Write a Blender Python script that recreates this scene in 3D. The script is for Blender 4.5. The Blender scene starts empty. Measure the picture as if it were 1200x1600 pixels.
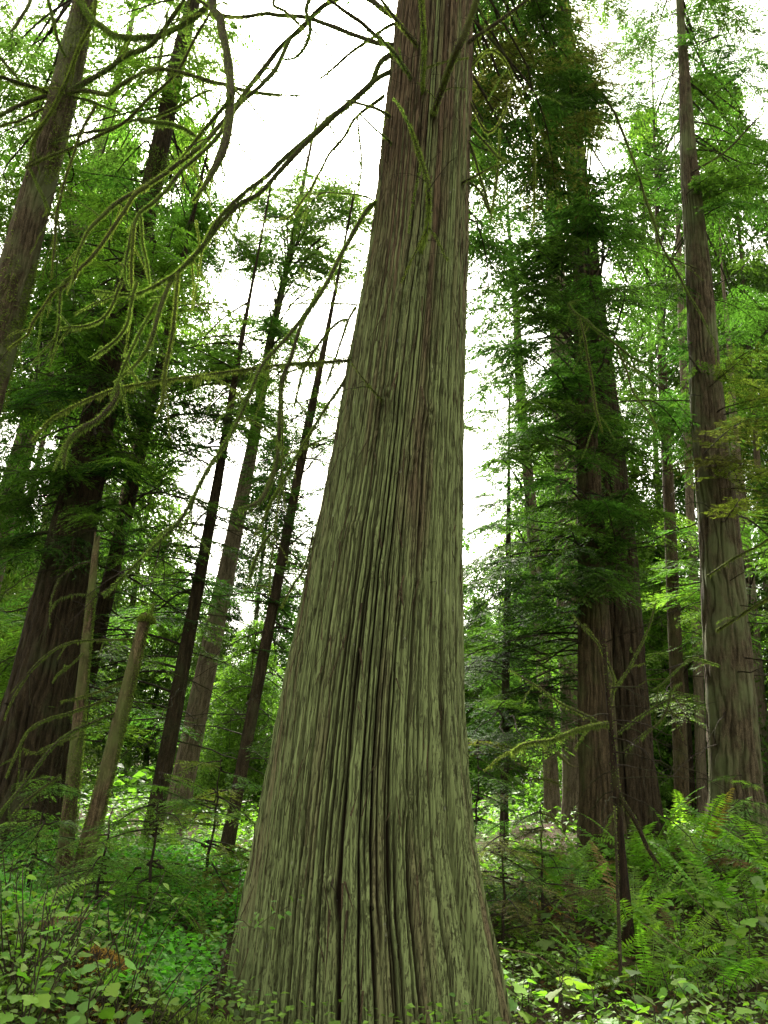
import bpy, math
import numpy as np
from mathutils import Matrix, Vector
R = math.radians
rng = np.random.default_rng(7)
scene = bpy.context.scene

# ------------------------------------------------------------------ camera
F = 1250.0
CAM_H = 1.6
PITCH, ROLL = 19.0, 4.3
cam_d = bpy.data.cameras.new('camera'); cam = bpy.data.objects.new('camera', cam_d)
scene.collection.objects.link(cam)
cam_d.sensor_fit = 'VERTICAL'; cam_d.sensor_height = 24.0; cam_d.sensor_width = 18.0
cam_d.lens = 24.0 * F / 1600.0
cam_d.clip_start = 0.05; cam_d.clip_end = 2000
CM = (Matrix.Rotation(R(90 + PITCH), 3, 'X') @ Matrix.Rotation(R(ROLL), 3, 'Z'))
cam.matrix_world = Matrix.Translation((0, 0, CAM_H)) @ CM.to_4x4()
scene.camera = cam

# ------------------------------------------------------------------ sky, sun, exposure
SUN_PX = (500, 120)
sd = CM @ Vector(((SUN_PX[0] - 600) / F, -(SUN_PX[1] - 800) / F, -1)); sd.normalize()
SUN_EL = math.asin(sd.z); SUN_AZ = math.atan2(sd.x, sd.y)
world = bpy.data.worlds.new('World'); scene.world = world; world.use_nodes = True
wn = world.node_tree.nodes; wl = world.node_tree.links; wn.clear()
sky = wn.new('ShaderNodeTexSky'); sky.sky_type = 'NISHITA'; sky.sun_disc = False
sky.sun_elevation = SUN_EL; sky.sun_rotation = SUN_AZ
sky.air_density = 1.0; sky.dust_density = 4.0; sky.ozone_density = 1.0
hs = wn.new('ShaderNodeHueSaturation'); hs.inputs['Saturation'].default_value = 0.10   # thin overcast
bg = wn.new('ShaderNodeBackground'); bg.inputs['Strength'].default_value = 0.14
wo = wn.new('ShaderNodeOutputWorld')
wt = wn.new('ShaderNodeMix'); wt.data_type = 'RGBA'; wt.blend_type = 'MULTIPLY'; wt.inputs[0].default_value = 1.0; wt.inputs[7].default_value = (1.0, .975, .83, 1)
wl.new(sky.outputs['Color'], hs.inputs['Color']); wl.new(hs.outputs['Color'], wt.inputs[6]); wl.new(wt.outputs[2], bg.inputs['Color'])
wl.new(bg.outputs['Background'], wo.inputs['Surface'])
sun_d = bpy.data.lights.new('sun', 'SUN'); sun_d.energy = 3.0; sun_d.angle = R(3.0); sun_d.color = (1, .95, .86)
sun = bpy.data.objects.new('sun', sun_d); scene.collection.objects.link(sun)
sun.rotation_euler = sd.to_track_quat('Z', 'Y').to_euler()
vs = scene.view_settings
vs.view_transform = 'Standard'; vs.look = 'None'; vs.gamma = 1.0; vs.use_curve_mapping = False
vs.exposure = 2.25
scene.render.engine = 'CYCLES'
cy = scene.cycles
cy.use_denoising = True
try: cy.denoiser = 'OPENIMAGEDENOISE'
except Exception: pass
cy.max_bounces = 8; cy.diffuse_bounces = 4; cy.glossy_bounces = 2; cy.transmission_bounces = 5
cy.transparent_max_bounces = 4; cy.volume_bounces = 1
cy.caustics_reflective = False; cy.caustics_refractive = False
cy.sample_clamp_indirect = 6.0

# ------------------------------------------------------------------ helpers
CMn = np.array(CM)
def at(px, py, Y):
    d = CMn @ np.array([(px - 600) / F, -(py - 800) / F, -1.0])
    t = Y / d[1]
    return np.array([d[0] * t, d[1] * t, CAM_H + d[2] * t])
def depth_of(P):
    v = CMn.T @ (np.asarray(P) - np.array([0, 0, CAM_H]))
    return -v[2]
def to_px(P):
    v = (np.asarray(P) - np.array([0, 0, CAM_H])) @ CMn
    return 600 + F * v[..., 0] / -v[..., 2], 800 - F * v[..., 1] / -v[..., 2], -v[..., 2]

_tab = rng.random((512, 512))
def vnoise(u, v, pu=None, seed=0):
    u = np.asarray(u, float); v = np.asarray(v, float)
    iu = np.floor(u).astype(int); iv = np.floor(v).astype(int)
    fu = u - iu; fv = v - iv
    fu = fu * fu * (3 - 2 * fu); fv = fv * fv * (3 - 2 * fv)
    def g(a, b):
        if pu: a = a % pu
        return _tab[(a + seed * 37) % 512, (b + seed * 91) % 512]
    a = g(iu, iv); b = g(iu + 1, iv); c = g(iu, iv + 1); d = g(iu + 1, iv + 1)
    return (a * (1 - fu) + b * fu) * (1 - fv) + (c * (1 - fu) + d * fu) * fv
def ss(a, b, x):
    t = np.clip((x - a) / (b - a), 0, 1); return t * t * (3 - 2 * t)

def lanes(u, z, K, warp, seed, fz=.8, wm=1.0):
    """long vertical strips: returns (fissure 0..1, strip random 0..1)"""
    ph = u * K + warp; lane = np.floor(ph); fr = ph - lane
    lane_m = lane % K
    st = ss(.08, .5, vnoise(lane_m * 7.31, z * fz + lane_m * 3.7, None, seed))       # each fissure opens and closes along its length
    lane_n = (lane + 1) % K
    st2 = ss(.08, .5, vnoise(lane_n * 7.31, z * fz + lane_n * 3.7, None, seed))
    w = .08 + .17 * vnoise(lane_m * 3.3, z * fz * .7, None, seed + 1); w2 = .08 + .17 * vnoise(lane_n * 3.3, z * fz * .7, None, seed + 1)
    w = w * wm; w2 = w2 * wm
    f = np.maximum((1 - ss(0, w, fr)) * st, (1 - ss(0, w2, 1 - fr)) * st2)
    return f, vnoise(lane_m * 5.17, z * .12 + lane_m, None, seed + 2), fr
COL = scene.collection
def link(o, parent=None):
    COL.objects.link(o)
    if parent is not None: o.parent = parent
    return o
def mesh_from(name, V, Q=None, T=None, mats=(), smooth=False, attrs=None):
    V = np.asarray(V, np.float32).reshape(-1, 3)
    Q = np.zeros((0, 4), np.int32) if Q is None else np.asarray(Q, np.int32).reshape(-1, 4)
    T = np.zeros((0, 3), np.int32) if T is None else np.asarray(T, np.int32).reshape(-1, 3)
    me = bpy.data.meshes.new(name)
    me.vertices.add(len(V)); me.vertices.foreach_set('co', V.ravel())
    nl = len(Q) * 4 + len(T) * 3
    me.loops.add(nl); me.loops.foreach_set('vertex_index', np.concatenate([Q.ravel(), T.ravel()]))
    me.polygons.add(len(Q) + len(T))
    st = np.concatenate([np.arange(len(Q)) * 4, len(Q) * 4 + np.arange(len(T)) * 3]).astype(np.int32)
    me.polygons.foreach_set('loop_start', st)
    me.polygons.foreach_set('use_smooth', np.full(len(st), smooth))
    for k, a in (attrs or {}).items():
        at_ = me.attributes.new(k, 'FLOAT', 'POINT'); at_.data.foreach_set('value', np.asarray(a, np.float32).ravel())
    for m in mats: me.materials.append(m)
    me.update(calc_edges=True)
    return me
class MB:
    def __init__(s): s.V = []; s.Q = []; s.T = []; s.n = 0
    def add(s, V, Q=None, T=None):
        V = np.asarray(V, float).reshape(-1, 3)
        if Q is not None and len(Q): s.Q.append(np.asarray(Q) + s.n)
        if T is not None and len(T): s.T.append(np.asarray(T) + s.n)
        s.V.append(V); s.n += len(V)
    def mesh(s, name, mats, smooth=False, off=None):
        V = np.concatenate(s.V) if s.V else np.zeros((0, 3))
        if off is not None: V = V - np.asarray(off)
        return mesh_from(name, V, np.concatenate(s.Q) if s.Q else None, np.concatenate(s.T) if s.T else None, mats, smooth)
    def kites(s, B, D, N, L, W, mid=.45, sag=0.0):
        B = np.asarray(B, float); D = np.asarray(D, float); N = np.asarray(N, float)
        S = np.cross(D, N); S /= np.linalg.norm(S, axis=1)[:, None] + 1e-9
        L = np.asarray(L)[:, None]; W = np.asarray(W)[:, None]
        m = B + D * L * mid
        tip = B + D * L; tip[:, 2] -= sag * L[:, 0]
        V = np.stack([B, m + S * W / 2, tip, m - S * W / 2], 1).reshape(-1, 3)
        s.add(V, np.arange(len(B) * 4).reshape(-1, 4))
def thing(name, loc, label, cat, group=None, kind=None):
    o = bpy.data.objects.new(name, None); o.location = loc; o.empty_display_size = .1
    link(o); tag(o, label, cat, group, kind); return o
def tag(o, label=None, cat=None, group=None, kind=None):
    if label: o['label'] = label
    if cat: o['category'] = cat
    if group: o['group'] = group
    if kind: o['kind'] = kind
    return o
def part(name, me, parent, loc=(0, 0, 0), rot=(0, 0, 0), sc=1.0):
    o = bpy.data.objects.new(name, me); o.location = loc; o.rotation_euler = rot
    o.scale = (sc, sc, sc) if np.isscalar(sc) else sc
    return link(o, parent)

def spline(P, n):
    P = np.asarray(P, float)
    if len(P) < 3:
        t = np.linspace(0, 1, n)[:, None]; return P[0] * (1 - t) + P[-1] * t
    Pe = np.vstack([2 * P[0] - P[1], P, 2 * P[-1] - P[-2]])
    seg = np.linalg.norm(np.diff(P, axis=0), axis=1); cum = np.concatenate([[0], np.cumsum(seg)])
    s = np.linspace(0, cum[-1], n); k = np.clip(np.searchsorted(cum, s, 'right') - 1, 0, len(P) - 2)
    t = ((s - cum[k]) / (seg[k] + 1e-9))[:, None]
    p0, p1, p2, p3 = Pe[k], Pe[k + 1], Pe[k + 2], Pe[k + 3]
    return .5 * (2 * p1 + (p2 - p0) * t + (2 * p0 - 5 * p1 + 4 * p2 - p3) * t * t + (3 * p1 - p0 - 3 * p2 + p3) * t ** 3)
def tube(mb, P, rad, sides=6, cap=True):
    P = np.asarray(P, float); n = len(P); rad = np.broadcast_to(rad, n)
    T = np.gradient(P, axis=0); T /= np.linalg.norm(T, axis=1)[:, None] + 1e-9
    u = np.cross(T[0], [0, 0, 1.0]);
    if np.linalg.norm(u) < .1: u = np.cross(T[0], [1.0, 0, 0])
    u /= np.linalg.norm(u); U = np.empty((n, 3))
    for i in range(n):
        u = u - T[i] * np.dot(u, T[i]); u /= np.linalg.norm(u) + 1e-9; U[i] = u
    W = np.cross(T, U)
    a = np.arange(sides) * 2 * np.pi / sides
    ring = P[:, None] + rad[:, None, None] * (np.cos(a)[None, :, None] * U[:, None] + np.sin(a)[None, :, None] * W[:, None])
    V = ring.reshape(-1, 3)
    i = np.arange(n - 1)[:, None] * sides; j = np.arange(sides)[None]; j2 = (j + 1) % sides
    Q = np.stack([i + j, i + j2, i + sides + j2, i + sides + j], -1).reshape(-1, 4)
    mb.add(V, Q)
    if cap:
        c = mb.n - sides
        mb.add([P[-1] + T[-1] * rad[-1] * .5], None, None)
        k = np.arange(sides)
        mb.T.append(np.stack([c + k, c + (k + 1) % sides, np.full(sides, mb.n - 1)], -1))
    return T, U, W

# ------------------------------------------------------------------ terrain shape
def terrain(x, y):
    x = np.asarray(x, float); y = np.asarray(y, float)
    z = .62 * ss(5.5, 14, y) + .45 * ss(1.0, 4.5, x) * ss(6.5, 11, y)
    z = z + .55 * np.exp(-(((x + 3.0) / 1.25) ** 2 + ((y - 5.6) / 1.3) ** 2))
    z = z + .10 * np.exp(-((x - 3.2) ** 2 + (y - 6) ** 2) / 2.5)
    z = z + .16 * (vnoise(x * .55 + 40, y * .55 + 40, seed=3) - .5) + .07 * (vnoise(x * 1.9 + 90, y * 1.9 + 90, seed=4) - .5)
    z = z + 2.5 * ss(30, 140, np.hypot(x, y))
    return z
def ground_px(px, py, tmin=2.0, tmax=60):
    d = CMn @ np.array([(px - 600) / F, -(py - 800) / F, -1.0])
    t = np.linspace(tmin, tmax, 3000)
    P = np.array([0, 0, CAM_H]) + d * t[:, None]
    h = P[:, 2] - terrain(P[:, 0], P[:, 1])
    k = np.argmax(h < 0) if (h < 0).any() else len(t) - 1
    p = P[k].copy(); p[2] = terrain(p[0], p[1]); return p

# ------------------------------------------------------------------ materials
def newmat(name):
    m = bpy.data.materials.new(name); m.use_nodes = True
    nt = m.node_tree; nt.nodes.clear(); out = nt.nodes.new('ShaderNodeOutputMaterial')
    return m, nt, out
def N(nt, t, **kw):
    n = nt.nodes.new(t)
    for k, v in kw.items():
        if k in n.inputs.keys(): n.inputs[k].default_value = v
        else: setattr(n, k, v)
    return n
def mixc(nt, f, a, b, mode='MIX'):
    n = nt.nodes.new('ShaderNodeMix'); n.data_type = 'RGBA'; n.blend_type = mode
    for s, v in ((0, f), (6, a), (7, b)):
        if hasattr(v, 'is_linked') or hasattr(v, 'links'): nt.links.new(v, n.inputs[s])
        else: n.inputs[s].default_value = v if s == 0 else (*v, 1)
    return n.outputs[2]
def ramp(nt, src, a, b):
    n = nt.nodes.new('ShaderNodeMapRange'); n.inputs[1].default_value = a; n.inputs[2].default_value = b
    nt.links.new(src, n.inputs[0]); return n.outputs[0]
def noise_tex(nt, scale, detail=4, vec=None, rough=.55):
    n = N(nt, 'ShaderNodeTexNoise', Scale=scale, Detail=detail, Roughness=rough)
    if vec is not None: nt.links.new(vec, n.inputs['Vector'])
    return n.outputs['Fac']
def mapped(nt, sc, coord='Object'):
    tc = nt.nodes.new('ShaderNodeTexCoord'); mp = nt.nodes.new('ShaderNodeMapping')
    mp.inputs['Scale'].default_value = sc
    nt.links.new(tc.outputs[coord], mp.inputs['Vector']); return mp.outputs['Vector']

def leaf_mat(name, col=None, var=.45, trans=.45, tcol=(1.5, 1.9, .7), rough=.5, spec=.3):
    """col None -> the object's own colour."""
    m, nt, out = newmat(name)
    geo = nt.nodes.new('ShaderNodeNewGeometry'); oi = nt.nodes.new('ShaderNodeObjectInfo')
    if col is None: base = oi.outputs['Color']
    else:
        rgb = nt.nodes.new('ShaderNodeRGB'); rgb.outputs[0].default_value = (*col, 1); base = rgb.outputs[0]
    v = ramp(nt, geo.outputs['Random Per Island'], 0, 1)
    mr = nt.nodes.new('ShaderNodeMapRange'); mr.inputs[3].default_value = 1 - var; mr.inputs[4].default_value = 1 + var
    nt.links.new(v, mr.inputs[0])
    hsv = nt.nodes.new('ShaderNodeHueSaturation'); nt.links.new(base, hsv.inputs['Color']); nt.links.new(mr.outputs[0], hsv.inputs['Value'])
    mh = nt.nodes.new('ShaderNodeMapRange'); mh.inputs[3].default_value = .475; mh.inputs[4].default_value = .515
    nt.links.new(oi.outputs['Random'], mh.inputs[0]); nt.links.new(mh.outputs[0], hsv.inputs['Hue'])
    bs = N(nt, 'ShaderNodeBsdfPrincipled', Roughness=rough); bs.inputs['Specular IOR Level'].default_value = spec
    nt.links.new(hsv.outputs[0], bs.inputs['Base Color'])
    tr = nt.nodes.new('ShaderNodeBsdfTranslucent')
    tc = mixc(nt, 1.0, hsv.outputs[0], tcol, 'MULTIPLY'); nt.links.new(tc, tr.inputs['Color'])
    mx = nt.nodes.new('ShaderNodeMixShader'); mx.inputs[0].default_value = trans
    nt.links.new(bs.outputs[0], mx.inputs[1]); nt.links.new(tr.outputs[0], mx.inputs[2])
    nt.links.new(mx.outputs[0], out.inputs['Surface']); return m
def bark_mat(name, a, b, moss=None, scale=(9, 9, 1.3), moss_lo=.5, moss_hi=.7, bump=.6):
    m, nt, out = newmat(name)
    vec = mapped(nt, scale); f = noise_tex(nt, 3.0, 6, vec, .65)
    g = noise_tex(nt, 9.0, 6, mapped(nt, (scale[0] * 1.2, scale[1] * 1.2, scale[2] * 2.2)), .75)
    c = mixc(nt, ramp(nt, f, .38, .62), a, b)
    ck = N(nt, 'ShaderNodeMath', operation='SUBTRACT'); nt.links.new(g, ck.inputs[0]); ck.inputs[1].default_value = .5
    ab = N(nt, 'ShaderNodeMath', operation='ABSOLUTE'); nt.links.new(ck.outputs[0], ab.inputs[0])
    crack = ramp(nt, ab.outputs[0], .0, .05)
    c = mixc(nt, crack, tuple(v * .5 for v in a), c)
    f2 = noise_tex(nt, 2.2, 5, mapped(nt, (1, 1, .6)))
    if moss: c = mixc(nt, ramp(nt, f2, moss_lo, moss_hi), c, moss)
    bs = N(nt, 'ShaderNodeBsdfPrincipled', Roughness=.9); bs.inputs['Specular IOR Level'].default_value = .15
    nt.links.new(c, bs.inputs['Base Color'])
    bp0 = N(nt, 'ShaderNodeBump', Strength=.7, Distance=.02); nt.links.new(crack, bp0.inputs['Height'])
    bp = N(nt, 'ShaderNodeBump', Strength=bump, Distance=.04); nt.links.new(f, bp.inputs['Height']); nt.links.new(bp0.outputs[0], bp.inputs['Normal'])
    nt.links.new(bp.outputs[0], bs.inputs['Normal']); nt.links.new(bs.outputs[0], out.inputs['Surface']); return m

M_foliage = leaf_mat('conifer_foliage', None, .6, .5, (1.4, 1.85, .7), .65, .1)
M_fern = leaf_mat('fern_leaf', None, .35, .5, (1.4, 1.8, .6), .5, .25)
M_broad = leaf_mat('broad_leaf', None, .35, .42, (1.5, 1.8, .6), .55, .25)
M_cover = leaf_mat('cover_leaf', (.125, .23, .035), .7, .45)
M_moss = leaf_mat('moss_strand', (.115, .160, .045), .6, .55, (1.8, 2.0, .9), .9, .05)
M_deadmoss = leaf_mat('dead_moss', (.28, .19, .05), .5, .4, (1.2, 1.1, .7), .9, .05)
M_litter = leaf_mat('leaf_litter', (.11, .06, .028), .6, .1, (1, 1, 1), .8, .1)
M_bark_dark = bark_mat('bark_dark', (.030, .022, .012), (.088, .064, .036), (.07, .085, .035), moss_lo=.52, moss_hi=.8)
M_bark_brown = bark_mat('bark_brown', (.046, .034, .018), (.145, .105, .058), (.10, .115, .042), moss_lo=.5, moss_hi=.75)
M_bark_pale = bark_mat('bark_pale', (.10, .078, .052), (.30, .24, .165), (.17, .18, .09), moss_lo=.5, moss_hi=.8)
M_bark_grey = bark_mat('bark_grey', (.052, .040, .022), (.19, .148, .088), (.15, .17, .075), moss_lo=.45, moss_hi=.62)
M_twig = bark_mat('twig_bark', (.035, .027, .018), (.085, .066, .042), (.07, .085, .03), moss_lo=.5, moss_hi=.75)
M_limb = bark_mat('limb_bark', (.05, .040, .026), (.12, .095, .06), (.12, .15, .035), moss_lo=.5, moss_hi=.66)
M_snag = bark_mat('snag_wood', (.075, .052, .028), (.25, .18, .10), (.14, .165, .05), moss_lo=.42, moss_hi=.6)
M_rot = bark_mat('rotten_wood', (.018, .012, .008), (.06, .038, .022), (.06, .07, .02), moss_lo=.5, moss_hi=.7)

def cedar_main_mat():
    m, nt, out = newmat('cedar_bark')
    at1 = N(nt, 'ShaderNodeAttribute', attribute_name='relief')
    at2 = N(nt, 'ShaderNodeAttribute', attribute_name='algae')
    vec = mapped(nt, (20, 20, .55)); fine = noise_tex(nt, 3.0, 5, vec, .6)
    vec2 = mapped(nt, (60, 60, 2.5)); fib = noise_tex(nt, 2.0, 5, vec2, .7)
    outer = mixc(nt, ramp(nt, fine, .2, .8), (.085, .060, .034), (.205, .150, .086))  # bare bark brown, kept dark to put canopy shade into the upper trunk
    alg = mixc(nt, ramp(nt, fib, .2, .8), (.130, .168, .060), (.255, .302, .120))
    blot = noise_tex(nt, 2.6, 6, mapped(nt, (1.6, 1.6, .5)), .65)
    mth = nt.nodes.new('ShaderNodeMath'); mth.operation = 'ADD'; nt.links.new(at2.outputs['Fac'], mth.inputs[0]); nt.links.new(blot, mth.inputs[1])
    c = mixc(nt, ramp(nt, mth.outputs[0], .45, .95), outer, alg)
    c = mixc(nt, ramp(nt, at1.outputs['Fac'], .3, 1.0), (.042, .028, .016), c)  # brown inner bark, with fissure shadow painted in by darkening with depth
    def crackline(sc, ns, w, seed):
        g = noise_tex(nt, ns, 5, mapped(nt, sc), .7)
        k1 = N(nt, 'ShaderNodeMath', operation='SUBTRACT'); nt.links.new(g, k1.inputs[0]); k1.inputs[1].default_value = seed
        k2 = N(nt, 'ShaderNodeMath', operation='ABSOLUTE'); nt.links.new(k1.outputs[0], k2.inputs[0]); return ramp(nt, k2.outputs[0], .0, w)
    k_a = crackline((16, 16, .30), 2.5, .03, .5); k_b = crackline((30, 30, 1.0), 2.5, .03, .47)
    c = mixc(nt, k_a, (.05, .032, .02), c)
    kk = N(nt, 'ShaderNodeMath', operation='ADD'); kk.use_clamp = True; nt.links.new(k_b, kk.inputs[0]); kk.inputs[1].default_value = .68
    c = mixc(nt, kk.outputs[0], (.06, .042, .026), c)
    sp = noise_tex(nt, 16, 3, mapped(nt, (1, 1, .7)))
    c = mixc(nt, ramp(nt, sp, .70, .78), c, (.33, .33, .27))
    bs = N(nt, 'ShaderNodeBsdfPrincipled', Roughness=.88); bs.inputs['Specular IOR Level'].default_value = .2
    nt.links.new(c, bs.inputs['Base Color'])
    b0 = N(nt, 'ShaderNodeBump', Strength=.9, Distance=.018); nt.links.new(k_a, b0.inputs['Height'])
    b00 = N(nt, 'ShaderNodeBump', Strength=.35, Distance=.010); nt.links.new(k_b, b00.inputs['Height']); nt.links.new(b0.outputs[0], b00.inputs['Normal'])
    b1 = N(nt, 'ShaderNodeBump', Strength=.7, Distance=.025); nt.links.new(fine, b1.inputs['Height']); nt.links.new(b00.outputs[0], b1.inputs['Normal'])
    b2 = N(nt, 'ShaderNodeBump', Strength=.5, Distance=.008); nt.links.new(fib, b2.inputs['Height']); nt.links.new(b1.outputs[0], b2.inputs['Normal'])
    nt.links.new(b2.outputs[0], bs.inputs['Normal']); nt.links.new(bs.outputs[0], out.inputs['Surface']); return m
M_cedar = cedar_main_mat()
def ground_mat():
    m, nt, out = newmat('forest_soil')
    v = mapped(nt, (1, 1, 1)); f = noise_tex(nt, 3, 8, v, .7); g = noise_tex(nt, 30, 5, v, .7)
    c = mixc(nt, ramp(nt, g, .35, .65), (.028, .018, .011), (.085, .055, .032))
    c = mixc(nt, ramp(nt, f, .5, .62), c, (.055, .075, .02))
    bs = N(nt, 'ShaderNodeBsdfPrincipled', Roughness=.95); bs.inputs['Specular IOR Level'].default_value = .1
    nt.links.new(c, bs.inputs['Base Color'])
    bp = N(nt, 'ShaderNodeBump', Strength=1, Distance=.05); nt.links.new(g, bp.inputs['Height'])
    nt.links.new(bp.outputs[0], bs.inputs['Normal']); nt.links.new(bs.outputs[0], out.inputs['Surface']); return m
M_ground = ground_mat()

# ------------------------------------------------------------------ ground
def build_ground():
    gx = np.concatenate([-np.geomspace(400, 9, 40), np.linspace(-8.8, 8.8, 160), np.geomspace(9, 400, 40)])
    gy = np.concatenate([-np.geomspace(400, 3, 24), np.linspace(-2.8, 18, 190), np.geomspace(18.5, 400, 40)])
    X, Y = np.meshgrid(gx, gy); Z = terrain(X, Y)
    n, m = X.shape
    i = np.arange(n - 1)[:, None] * m; j = np.arange(m - 1)[None]
    Q = np.stack([i + j, i + j + 1, i + m + j + 1, i + m + j], -1).reshape(-1, 4)
    o = part('ground', mesh_from('ground', np.stack([X, Y, Z], -1), Q, None, [M_ground], True), None)
    tag(o, 'dark forest floor of soil and needles under the plants', 'ground', kind='structure')
build_ground()

# ------------------------------------------------------------------ the great cedar trunk
CY = 6.8
prof = np.array([(0, 622, 738), (100, 610, 738), (200, 598, 735), (300, 588, 732), (400, 575, 730), (500, 556, 727), (600, 537, 724), (700, 520, 722),
    (800, 500, 721), (900, 478, 720), (1000, 458, 720), (1100, 437, 722), (1200, 418, 727), (1300, 400, 735), (1400, 380, 752), (1500, 362, 772),
    (1600, 346, 792)], float)
cz, cxs, crs = [], [], []
for y, l, r in prof:
    c = at((l + r) / 2, y, CY); dp = depth_of(c)
    cz.append(c[2]); cxs.append(c[0]); crs.append((r - l) / 2 / F * dp * .985)
cz, cxs, crs = map(lambda a: np.array(a[::-1]), (cz, cxs, crs))
cz = np.concatenate([[-.4], cz, [16., 24.]]); cxs = np.concatenate([[cxs[0] - .0], cxs, [cxs[-1] + .03, cxs[-1] + .05]])
crs = np.concatenate([[crs[0] * 1.18], crs, [.24, .05]])
def main_axis(z): return np.array([np.interp(z, cz, cxs), CY, z]), np.interp(z, cz, crs)
main = thing('cedar_tree', (main_axis(0)[0][0], CY, 0), 'massive old cedar with furrowed grey-green bark filling the centre', 'tree')
MO = np.array(main.location)
KNOTS = [(600, 605, .10), (655, 715, .07), (660, 910, .06), (540, 820, .08), (585, 885, .06), (628, 445, .07), (655, 395, .06), (575, 1415, .09), (520, 1390, .1), (690, 630, .06), (700, 575, .05), (600, 1440, .05), (545, 1210, .05), (640, 1258, .05)]
def build_main_trunk():
    front = np.linspace(R(165), R(375), 560); back = np.linspace(R(375), R(525), 70)[1:-1]
    th = np.concatenate([front, back]); z = np.concatenate([np.linspace(-.35, 10.2, 520), np.linspace(10.4, 23.5, 60)])
    TH, ZZ = np.meshgrid(th, z)
    c = np.interp(ZZ, cz, cxs); r0 = np.interp(ZZ, cz, crs)
    u = TH / (2 * np.pi)
    # buttress lobes
    lobe = (vnoise(u * 9, ZZ * .12, 9, 1) - .5) * .16 + (vnoise(u * 22, ZZ * .16, 22, 2) - .5) * .06
    flare = ss(4.5, 0, ZZ)
    disp = r0 * lobe * (.35 + .9 * flare)
    # a deep fold at the right foot
    foldth = R(318) - .02 * ZZ
    disp -= .12 * np.exp(-((TH - foldth) / .05) ** 2) * ss(2.2, .5, ZZ)
    disp += .06 * np.exp(-((TH - foldth - .2) / .14) ** 2) * ss(2.2, .4, ZZ)
    warp = (vnoise(u * 30, ZZ * .3, 30, 5) - .5) * .7 + (vnoise(u * 8, ZZ * .1, 8, 6) - .5) * 1.2
    for (kx, ky, ka) in KNOTS:      # bark swirls round the knots
        p = at(kx, ky, CY - .7); kth = np.arctan2(p[1] - CY, p[0] - np.interp(p[2], cz, cxs)) % (2 * np.pi)
        a = (TH - kth) * r0; b = ZZ - p[2]
        g = np.exp(-(a / .10) ** 2 - (b / .16) ** 2)
        warp += np.sign(a) * g * .22 * (1 - np.exp(-(a / .02) ** 2))
        disp += ka * .45 * np.exp(-(a / .07) ** 2 - (b / .09) ** 2) - ka * .6 * np.exp(-(a / .022) ** 2 - ((b + .01) / .03) ** 2)
    wk = (vnoise(u * 26, ZZ * .22, 26, 25) - .5) * 1.3 + (vnoise(u * 70, ZZ * .7, 70, 26) - .5) * .35 + (vnoise(u * 200, ZZ * 4, 200, 27) - .5) * .16
    f1, lane1, fr1 = lanes(u, ZZ, 46, warp * .6 + wk * .5, 7, .45, .62)
    f2, lane2, fr2 = lanes(u, ZZ, 104, warp * 1.3 + wk * 1.2, 9, .8)
    f3, lane3, fr3 = lanes(u, ZZ, 250, warp * 2 + wk * 2.2, 11, 1.5)
    fis = np.clip(f1 + .85 * f2 * ss(.25, .6, vnoise(u * 34, ZZ * .5, 34, 15)) + .25 * f3, 0, 1)
    depth = .062 * np.clip(r0 / .6, .55, 1.25)
    flake = (vnoise(u * 130 + warp, ZZ * 5, None, 17) - .5) * .014 + (vnoise(u * 330, ZZ * 13, None, 18) - .5) * .007
    disp = disp - depth * fis - .012 * f1 + .024 * (lane1 - .5) + .012 * (lane2 - .5) + .006 * np.sin(np.pi * fr1) + flake
    rr = r0 + disp
    V = np.stack([c + rr * np.cos(TH), CY + rr * np.sin(TH), ZZ], -1) - MO
    n, m = TH.shape
    i = np.arange(n - 1)[:, None] * m; j = np.arange(m)[None]; j2 = (j + 1) % m
    Q = np.stack([i + j, i + j2, i + m + j2, i + m + j], -1).reshape(-1, 4)
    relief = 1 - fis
    # green film of algae, thick low down; the bare brown high up also carries canopy shade
    patch = vnoise(u * 11, ZZ * .5, 11, 21)
    algae = .62 * ss(9.5, 3.0, ZZ) + .35 * (patch - .5) - .35 * np.exp(-((TH % (2 * np.pi) - R(325)) / .22) ** 2) * ss(2.5, .5, ZZ)
    algae -= .12 * ss(R(240), R(200), TH)
    algae += .7 * (lane1 - .5) + .55 * (lane2 - .5)
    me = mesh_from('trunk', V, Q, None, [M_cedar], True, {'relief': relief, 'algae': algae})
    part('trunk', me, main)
    # peeling slivers of bark
    r2 = np.random.default_rng(3)
    for k in range(250):
        zz = r2.uniform(.1, 8.5); t = r2.uniform(R(195), R(345)); ax, r_ = main_axis(zz)
        L = r2.uniform(.10, .42); w = r2.uniform(.003, .010); lift = r2.uniform(.01, .06); dirs = r2.choice([-1, 1], p=[.6, .4])
        s = np.linspace(0, 1, 6); tw = r2.uniform(-.06, .06)
        tt = t + tw * s / max(r_, .3) * 1.5; zs = zz + dirs * L * s
        rad = np.interp(zs, cz, crs) + .012 + lift * s ** 1.7
        cx_ = np.interp(zs, cz, cxs)
        Pc = np.stack([cx_ + rad * np.cos(tt), CY + rad * np.sin(tt), zs], -1)
        wd = w * (1 - .85 * s); sd_ = np.stack([-np.sin(tt), np.cos(tt), 0 * s], -1)
        nd = np.stack([np.cos(tt), np.sin(tt), 0 * s], -1)
        ring = np.stack([Pc - sd_ * wd[:, None], Pc + nd * .004, Pc + sd_ * wd[:, None], Pc - nd * .003], 1).reshape(-1, 3) - MO
        i = np.arange(5)[:, None] * 4; j = np.arange(4)[None]; j2 = (j + 1) % 4
        Q = np.stack([i + j, i + j2, i + 4 + j2, i + 4 + j], -1).reshape(-1, 4)
        part('bark_strip', mesh_from('bark_strip', ring, Q, None, [M_bark_brown]), main)
build_main_trunk()

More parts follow.
